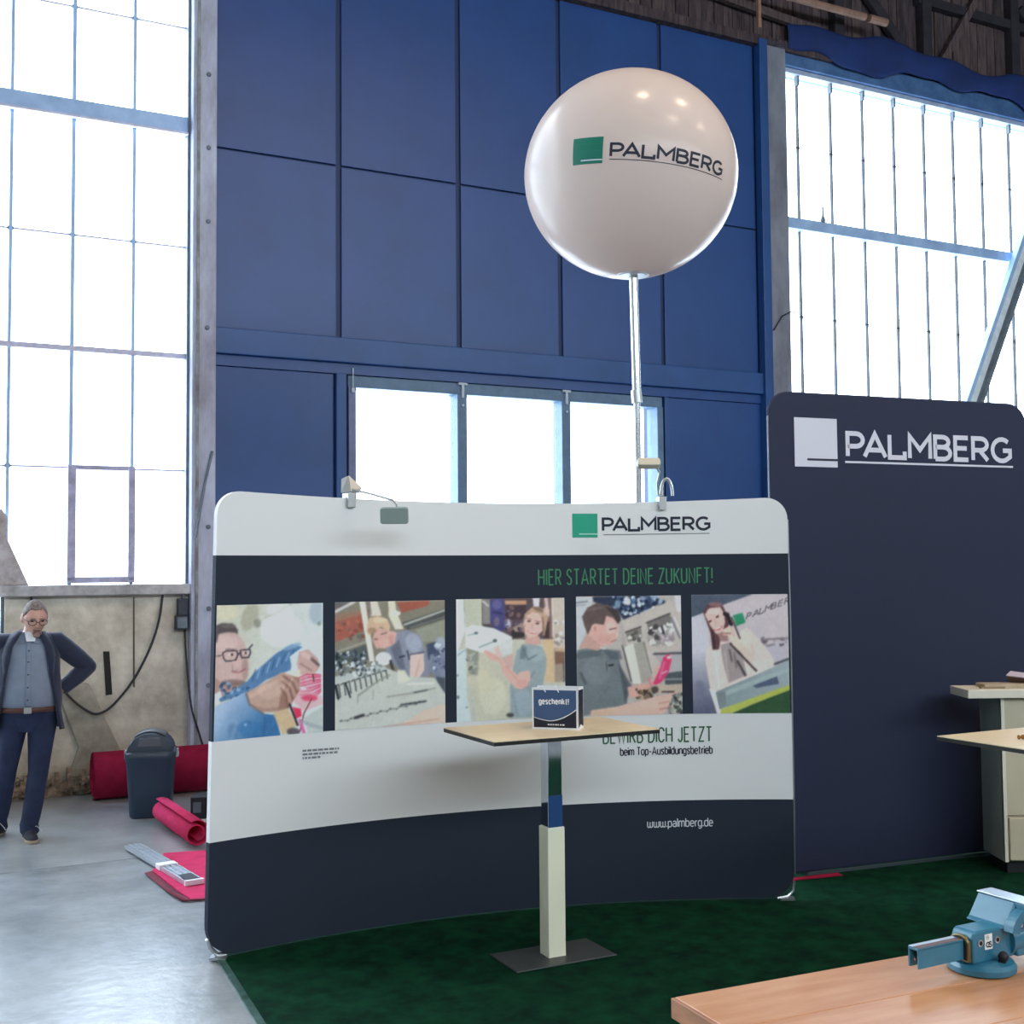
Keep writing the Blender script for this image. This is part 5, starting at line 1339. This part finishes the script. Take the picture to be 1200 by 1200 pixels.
m_red = mat('crimson_carpet_felt', (160, 34, 68), rough=.95, var=.18, vs=12, bump=.3, bs=160, spec=.1)
m_redd = mat('crimson_carpet_back', (110, 26, 46), rough=.95, var=.2, vs=12)
m_pink = mat('pink_red_carpet_felt', (216, 62, 106), rough=.95, var=.15, vs=12, bump=.3, bs=160, spec=.1)
def roll(name, label, a, b, r, turns=3, tail=None, m=None):
    t = thing(name, label, 'carpet', (a[0], a[1], 0), 0, None)
    A = Vector((a[0], a[1], 0)); B = Vector((b[0], b[1], 0))
    d = (B - A).normalized(); s_ = Vector((-d.y, d.x, 0))
    prof = []
    n = 26
    for i in range(int(turns * n) + 1):
        th = 2 * math.pi * i / n
        rr_ = r * (.45 + .55 * i / (turns * n))
        prof.append((rr_ * math.cos(th - math.pi / 2), rr_ * math.sin(th - math.pi / 2) + r))
    if tail:
        prof += [(-x, .004 + .0 * x) for x in []]
    rows = []
    for P in (A, B):
        rows.append([P + s_ * x + Vector((0, 0, z + .003)) for x, z in prof])
    mb = MB()
    mb.loft([[tuple(p_) for p_ in rr2] for rr2 in rows], False, 0, False)
    mb.build('rolled_carpet', m or m_red, t, True, world=True, solid=.006, sharp=60)
    return t
# far roll against the wall, near loose roll, flat sheet
e0 = Vector((-3.60, 10.30)); e1 = e0 + Vector((math.cos(WA), math.sin(WA))) * 2.6
roll('carpet_roll', 'thick crimson carpet roll lying along the concrete wall behind the bin', (e0.x, e0.y), (e1.x, e1.y), .205, 4)
nr = MB()
roll('carpet_roll', 'thin pink-red carpet roll with open end, lying before the bin', (-2.72, 9.32), (-2.215, 8.44), .098, 1.6, None, m_pink)
sheet = thing('carpet_sheet', 'flat pink-red carpet sheet on the floor beside the display edge', 'carpet', (-2.1, 7.6, 0))
edge = [(-2.40, 8.27), (-1.2, 8.60), (-.95, 7.35), (-1.78, 7.13), (-1.90, 7.10), (-2.02, 7.28), (-2.33, 7.78)]
vs = [Vector((x, y, .004)) for x, y in edge]
sm2 = MB().prism(edge, .002, .012)
sm2.build('sheet', m_pink, sheet, world=True)
curl = MB()
cp = [(-1.66, 7.15), (-1.78, 7.125), (-1.905, 7.09), (-2.03, 7.265), (-2.33, 7.765)]
rows = []
for k, h_ in ((0, .012), (1, .028)):
    rows.append([(x - .035 * k * (.4 if i < 2 else 1), y - .03 * k, h_ if k == 0 else (.006, .009, .012, .012, .008)[i]) for i, (x, y) in enumerate(cp)])
curl.loft(rows, False, 0, False).build('curled_edge', m_redd, sheet, True, world=True, solid=.004)
strip = MB().prism([(1.62, 7.37), (2.03, 7.51), (2.01, 7.56), (1.58, 7.40)], .0115, .017)
tag(strip.build('carpet_offcut', m_red), 'thin dark red carpet strip on the green carpet at the foot of the dark panel', 'carpet')

m_alu = mat('clear_wrapped_aluminium', (206, 214, 224), rough=.22, metal=.55, bump=.25, bs=30)
m_tape = mat('white_label_band', (240, 242, 244), rough=.5)
m_blk = mat('black_print', (34, 34, 44), rough=.6)
A_ = Vector((-2.66, 8.43)); B_ = Vector((-1.965, 7.42)); L_ = (B_ - A_).length
bun = thing('aluminium_profile_bundle', 'silver bundle of aluminium profiles in clear film lying on the red sheet', 'bundle', ((A_.x + B_.x) / 2, (A_.y + B_.y) / 2, .0125), math.atan2(B_.y - A_.y, B_.x - A_.x))
for k in range(3):
    y0 = -.057 + .038 * k
    MB().box(-L_ / 2, L_ / 2, y0, y0 + .036, 0, .020).box(-L_ / 2, L_ / 2, y0, y0 + .007, .020, .030).box(-L_ / 2, L_ / 2, y0 + .029, y0 + .036, .020, .030).build('profile', m_alu, bun, bevel=.002)
MB().box(-.06 + .12, .02 + .12, -.060, .060, -.0005, .033).build('label_band', m_tape, bun, bevel=.002)
MB().box(L_ / 2 - .17, L_ / 2 - .02, -.04, .04, .0305, .0325).build('end_print', m_blk, bun)
MB().box(L_ / 2 - .015, L_ / 2 + .012, -.06, .06, 0, .032).build('end_cap', m_tape, bun, bevel=.003)

bxr = thing('small_box', 'small black box with pale foot rim beside the display edge', 'box', (-2.40, 9.45, 0), rad(8))
MB().box(-.12, .16, -.09, .09, .02, .19).build('box_body', mat('black_box_plastic', (30, 34, 44), rough=.5), bxr, bevel=.008)
MB().box(-.17, .20, -.13, .12, .002, .02).build('box_foot', m_tape, bxr, bevel=.004)
MB().box(-.10, -.04, -.0935, -.09, .07, .15).build('box_label', m_steel_d, bxr)

# cable and junction box on the concrete wall
m_cab = mat('black_cable', (40, 40, 44), rough=.6)
cw = []
for u_, n_, z_ in ((-.48, .03, 1.73), (-.46, .05, 1.55), (-.40, .06, 1.32), (-.30, .09, 1.08), (-.17, .09, .86), (0, .09, .715), (.10, .09, .70), (.22, .08, .78), (.38, .07, .98), (.52, .06, 1.25), (.60, .05, 1.5), (.635, .03, 1.73)):
    cw.append(WP(u_, n_, z_))
def smooth_path(P, k=5):
    out = []
    for i in range(len(P) - 1):
        p0, p1, p2, p3 = P[max(i - 1, 0)], P[i], P[i + 1], P[min(i + 2, len(P) - 1)]
        for j in range(k):
            t = j / k
            out.append(.5 * ((2 * p1) + (p2 - p0) * t + (2 * p0 - 5 * p1 + 4 * p2 - p3) * t * t + (3 * p1 - p0 - 3 * p2 + p3) * t ** 3))
    out.append(P[-1])
    return out
tag(MB().tube(smooth_path(cw), .011, 8).build('cable', m_cab, None, True), 'black cable looping down the concrete wall under the window sill', 'cable')
tag(MB().tube(smooth_path([WP(.835, .03, 1.42), WP(.85, .05, 1.1), WP(.872, .15, .72), WP(.94, .16, .48), WP(1.02, .16, .2), WP(1.04, .15, .03)]), .009, 8).build('cable', m_cab, None, True), 'thin black cable running from the junction box down the pillar', 'cable')
jb = thing('junction_box', 'dark rusty junction box on the concrete wall beside the pillar', 'box', tuple(WP(.80, 0, 1.41)), WA)
MB().box(-.055, .055, -.09, -.005, 0, .13).box(-.035, .06, -.07, -.005, .13, .285).build('box_body', mat('dark_weathered_metal', (62, 66, 78), rough=.7, var=.4, vs=20), jb, bevel=.008)
MB().box(-.045, .045, -.10, -.09, .015, .115).build('cover', m_steel_d, jb, bevel=.004)
MB().tube([(.02, -.05, .285), (.02, -.05, .34)], .014, 8).build('conduit', m_steel_d, jb)

# ================================================================== WORKBENCH AND VISE
m_bench = mat('varnished_bench_board', (206, 152, 110), rough=.28, coat=.45, var=.12, vs=2.5, stretch=(1, 7, 1), c2=(192, 130, 84), detail=6)
m_benche = mat('bench_edge_wood', (176, 120, 84), rough=.5, var=.25, vs=6, stretch=(1, 1, 6))
m_leg = mat('grey_bench_leg', (96, 104, 108), rough=.5)
BA = math.atan2(.30, .666)
bench = thing('workbench', 'light wooden workbench with varnished top, carrying the teal vise', 'bench', (.393, 3.014, 0), BA)
for k in range(3):
    MB().box(0, 1.9, -.70 + .2335 * k, -.70 + .2335 * (k + 1) - .0008, .805, .85).build('top_board', m_bench, bench, bevel=.0025)
MB().box(-.012, 0, -.70, 0, .80, .849).build('edge_strip', m_benche, bench, bevel=.002)
MB().box(.06, 1.84, -.64, -.06, .70, .805).build('apron', m_benche, bench)
for x in (.07, 1.76):
    for y in (-.63, -.14):
        MB().box(x, x + .07, y, y + .07, .013, .70).build('leg', m_leg, bench, bevel=.004)

m_vise = mat('teal_vise_paint', (48, 116, 142), rough=.38, coat=.12, var=.12, vs=12, bump=.06, bs=60)
m_recess_shade = mat('shaded_recess_teal', (34, 92, 124), rough=.35, coat=.3, var=.2, vs=12)  # vise teal darkened to stand for shade in the jaw recess
m_vsteel = mat('bright_machined_steel', (190, 200, 208), rough=.28, metal=.85)
m_rust = mat('worn_brown_slide', (110, 84, 80), rough=.45, metal=.4, var=.3, vs=30)
m_brass = mat('greased_brass_liner', (120, 108, 72), rough=.35, metal=.7)
vise = thing('bench_vise', 'teal bench vise with channel slide and round base on the workbench', 'vise', (1.225, 3.20, .8502), rad(28))
XZv = XZ
MB().lathe([(.078, 0), (.086, .004), (.087, .018), (.080, .027), (.062, .032)], 40).build('round_base', m_vise, vise, True)
body_p = [(-.070, .030), (-.070, .095), (-.065, .108), (-.055, .112), (.035, .112), (.06, .108), (.085, .10), (.085, .030)]
MB().prism(body_p, -.036, .036, 0, XZv).build('body', m_vise, vise, bevel=.007, segs=3)
# arched mouth of the slide with its liner
mo = arc(0, .0, .030, .030, 0, 180, 10)
YZm = lambda x: Matrix(((0, 0, 1, x), (1, 0, 0, 0), (0, 1, 0, 0), (0, 0, 0, 1)))
arch = [(-.031, .036), (-.031, .080)] + [(.031 * -math.cos(rad(a)), .080 + .023 * math.sin(rad(a))) for a in range(0, 181, 18)][1:-1] + [(.031, .080), (.031, .036)]
MB().prism(arch, 0, .012, 0, YZm(-.083)).build('mouth_lip', m_brass, vise, bevel=.003)
arch2 = [(y * .84, .045 + (z - .04) * .88) for y, z in arch]
MB().prism(arch2, 0, .004, 0, YZm(-.0855)).build('mouth', m_black, vise)
ch = MB().box(-.245, -.07, .012, .018, .042, .092).box(-.245, -.07, -.018, -.012, .042, .092).box(-.245, -.07, -.018, .018, .086, .093)
ch.build('channel_slide', m_vise, vise, bevel=.0015)
MB().box(-.243, -.085, -.016, .002, .0931, .0940).build('worn_strip', m_rust, vise)
MB().box(-.243, -.085, .003, .017, .0931, .0940).build('machined_strip', m_vsteel, vise)
MB().box(-.240, -.08, -.004, .004, .058, .066).build('spindle', m_rust, vise)
jaw_p = [(.030, .108), (.044, .116), (.080, .166), (.082, .172), (.135, .172), (.135, .03), (.085, .03), (.07, .10)]
MB().prism(jaw_p, -.078, .045, 0, XZv).build('fixed_jaw', m_vise, vise, bevel=.005, segs=3)
MB().box(.082, .135, -.078, -.040, .150, .172).build('jaw_beam', m_vise, vise, bevel=.004)
MB().box(.080, .137, -.079, .079, .1725, .1765).build('jaw_top', m_vsteel, vise, bevel=.001)
cheek = [(.034, .104)] + [(.118 - .082 * math.cos(rad(a)), .104 + .060 * math.sin(rad(a))) for a in range(8, 91, 10)] + [(.118, .146)] + [(.118 - .056 * math.cos(rad(a)), .100 + .044 * math.sin(rad(a))) for a in range(88, -1, -11)]
MB().prism(cheek, .044, .074, 0, XZv).build('rib', m_vise, vise, bevel=.005, segs=3)
MB().prism([(.064, .100), (.134, .100), (.134, .148), (.10, .146)], .0455, .048, 0, XZv).build('jaw_recess', m_recess_shade, vise)  # dark plate: the recess shade is put into its colour
for x, z in ((.112, .130), (.094, .112)):
    MB().lathe([(.006, 0), (.006, .003), (.004, .004)], 12, 0, Tm((x, -.0482, z), 0, rad(90))).build('jaw_screw', m_vsteel, vise)
MB().tube([(.07, -.008, .070), (.22, -.008, .070)], .043, 20).build('spindle_housing', m_vise, vise, True)
for x in (-.045, .018):
    MB().lathe([(.0095, 0), (.0095, .003), (.006, .0035), (.0055, .001)], 14, 0, Tm((x, -.036, .083), 0, rad(90))).build('bolt', m_vsteel, vise)
    MB().lathe([(.0052, 0), (.0052, .0040)], 12, 0, Tm((x, -.036, .083), 0, rad(90))).build('bolt_socket', m_black, vise)
st = MB().box(-.028, -.0005, -.0375, -.0362, .063, .102)
st.build('safety_sticker', mat('white_sticker', (238, 240, 240), rough=.5), vise)
mk = MB()
gs = [arc(-.0175, .0855, .0060, .0058, 30, 330, 10), [(-.0125, .0855), (-.0165, .0855)], [(-.0045, .0905)] + arc(-.0085, .0885, .0045, .0035, 30, 200, 6) + [(-.0075, .0855)] + arc(-.0085, .0818, .0045, .0032, 20, -170, 6)]
for g_ in gs:
    v_, f_ = stroke_quads(g_, .0034)
    mk.add([(q_.x, -.0380, q_.y - .010) for q_ in v_], f_)
v_, f_ = stroke_quads(arc(-.0185, .1035, .0042, .0048, 0, 360, 14), .0011)
mk.add([(q_.x, -.0380, q_.y - .010) for q_ in v_], f_)
v_, f_ = stroke_quads([(-.0205, .1025), (-.0185, .1055), (-.0165, .1025)], .0011)
mk.add([(q_.x, -.0380, q_.y - .010) for q_ in v_], f_)
mk.build('sticker_mark', m_black, vise)
MB().ell((.012, -.060, .046), (.013, .013, .014), 14, 10).tube([(.012, -.055, .030), (.012, -.060, .046)], .010, 10).build('clamp_knob', m_black, vise, True)

# ================================================================== SECOND HIGH TABLE + CABINET COUNTER
c2 = Vector((1.973, 5.619, 0)); ax_ = Vector((math.cos(.474), math.sin(.474), 0)); ay_ = Vector((-ax_.y, ax_.x, 0))
cc = c2 + ax_ * .455 - ay_ * .2915
high_table('second high table at the picture edge, before the cream cabinet', (cc.x, cc.y, 0), .474)
m_foil = mat('gold_brown_foil', (150, 104, 50), rough=.3, metal=.6)
m_foild = mat('dark_brown_foil', (66, 40, 26), rough=.4, metal=.3)
def sweet(loc, m, label, a):
    t = thing('trinket', label, 'trinket', loc, a, None)
    MB().ell((0, 0, .012), (.018, .012, .011), 12, 8).build('trinket_body', m, t, True)
    for sx in (1, -1):
        MB().lathe([(.004, 0), (.011, .012)], 8, 0, Tm((sx * .016, 0, .012), 0, 0, rad(sx * 90))).build('trinket_end', m, t)
    return t
sweet((2.315, 5.47, 1.1262), m_foil, 'small shiny gold-brown trinket lying on the second high table', .3)
sweet((2.362, 5.475, 1.1262), m_foild, 'small dark brown trinket beside the gold-brown one on the second table', 1.2)

m_cabp = mat('cream_cabinet_paint', (202, 192, 166), rough=.5, var=.06, vs=3)
m_cabe = mat('pale_cabinet_edge', (226, 222, 206), rough=.45)
m_cabd = mat('cabinet_side_grey', (150, 156, 150), rough=.55)
cab = thing('cabinet_counter', 'cream cabinet counter with overhanging worktop and low door, by the dark panel', 'cabinet', (3.035, 7.50, .012), rad(0))
MB().box(0, .018, 0, .34, .075, 1.085).build('side_panel', m_cabd, cab, bevel=.002)
MB().box(.95, .968, 0, .34, .075, 1.085).build('side_panel', m_cabd, cab, bevel=.002)
MB().box(.018, .95, .022, .34, .075, 1.085).build('carcass', m_cabp, cab)
MB().box(.0, .022, -.004, .018, .075, 1.085).build('edge_strip', m_cabe, cab, bevel=.002)
MB().box(.03, .94, .04, .30, 0, .075).build('plinth', m_black, cab)
MB().box(.022, .95, .004, .022, .36, 1.08).build('front_panel', m_cabp, cab, bevel=.003)
dr = MB().box(.034, .48, -.002, .02, .085, .345).build('door', m_cabp, cab, bevel=.004)
MB().lathe([(.006, 0), (.006, .012), (.014, .02), (.012, .026), (.0, .027)], 14, 0, Tm((.165, -.002, .285), 0, rad(90))).build('knob', m_cabe, dr, True)
dr2 = MB().box(.49, .94, -.002, .02, .085, .345).build('door', m_cabp, cab, bevel=.004)
MB().lathe([(.006, 0), (.006, .012), (.014, .02), (.012, .026), (.0, .027)], 14, 0, Tm((.60, -.002, .285), 0, rad(90))).build('knob', m_cabe, dr2, True)
MB().box(-.215, 1.1, -.04, .27, 1.087, 1.140).build('worktop', m_cabe, cab, bevel=.004)
board = thing('flat_board', 'thin beige board lying on the cream cabinet worktop', 'board', (2.96, 7.60, 1.1525), rad(0))
MB().box(0, .6, -.05, .10, .0005, .024).build('sheet', mat('beige_board', (178, 164, 140), rough=.7, var=.2, vs=9), board, bevel=.002)
MB().box(-.03, .12, -.07, -.03, .0005, .010).build('loose_slip', mat('brown_board_slip', (140, 120, 92), rough=.7), board)
leaf = thing('folded_leaflet', 'pale lilac folded leaflet propped on the beige board', 'leaflet', (3.14, 7.66, 1.1775), rad(-18))
MB().add([(0, 0, .045), (.30, -.10, .02), (.30, .12, .03), (.04, .16, .06)], [(0, 1, 2, 3)]).build('upper_page', mat('pale_lilac_paper', (206, 196, 214), rough=.6), leaf, solid=.004)
MB().add([(0, 0, .043), (.30, -.10, .018), (.30, -.06, .0), (.02, .04, .0)], [(0, 1, 2, 3)]).build('lower_page', mat('brown_paper_edge', (110, 86, 80), rough=.7), leaf, solid=.003)

# ================================================================== HALL LAMPS high above and behind the camera
m_lampglow = emission_mat('warm_lamp_glow', (255, 206, 140), 6.0)
m_shade = mat('lamp_shade_enamel', (120, 122, 120), rough=.4)
for k, (u_, n_) in enumerate(((2.4, 6.8), (5.2, 7.2), (4.4, 10.5), (8.4, 9.6))):
    P_ = WP(u_, n_, 9.3)
    t = thing('high_bay_lamp', 'warm hall lamp hanging under the roof', 'lamp', tuple(P_), 0, 'hall lamps under the roof')
    MB().lathe([(.28, 0), (.26, .06), (.10, .20), (.06, .30)], 24).build('shade', m_shade, t, True)
    MB().lathe([(.25, -.004), (.25, -.012)], 24).build('diffuser', m_lampglow, t)
    MB().tube([(0, 0, .3), (0, 0, 1.3)], .01, 6).build('cord', m_black, t)
    d = bpy.data.lights.new('lamp_light', 'AREA'); d.shape = 'DISK'; d.size = .5
    d.energy = 95; d.color = (1.0, .76, .55)
    o = bpy.data.objects.new('lamp_light', d); COL.objects.link(o); o.parent = t; o.location = (0, 0, -.03)
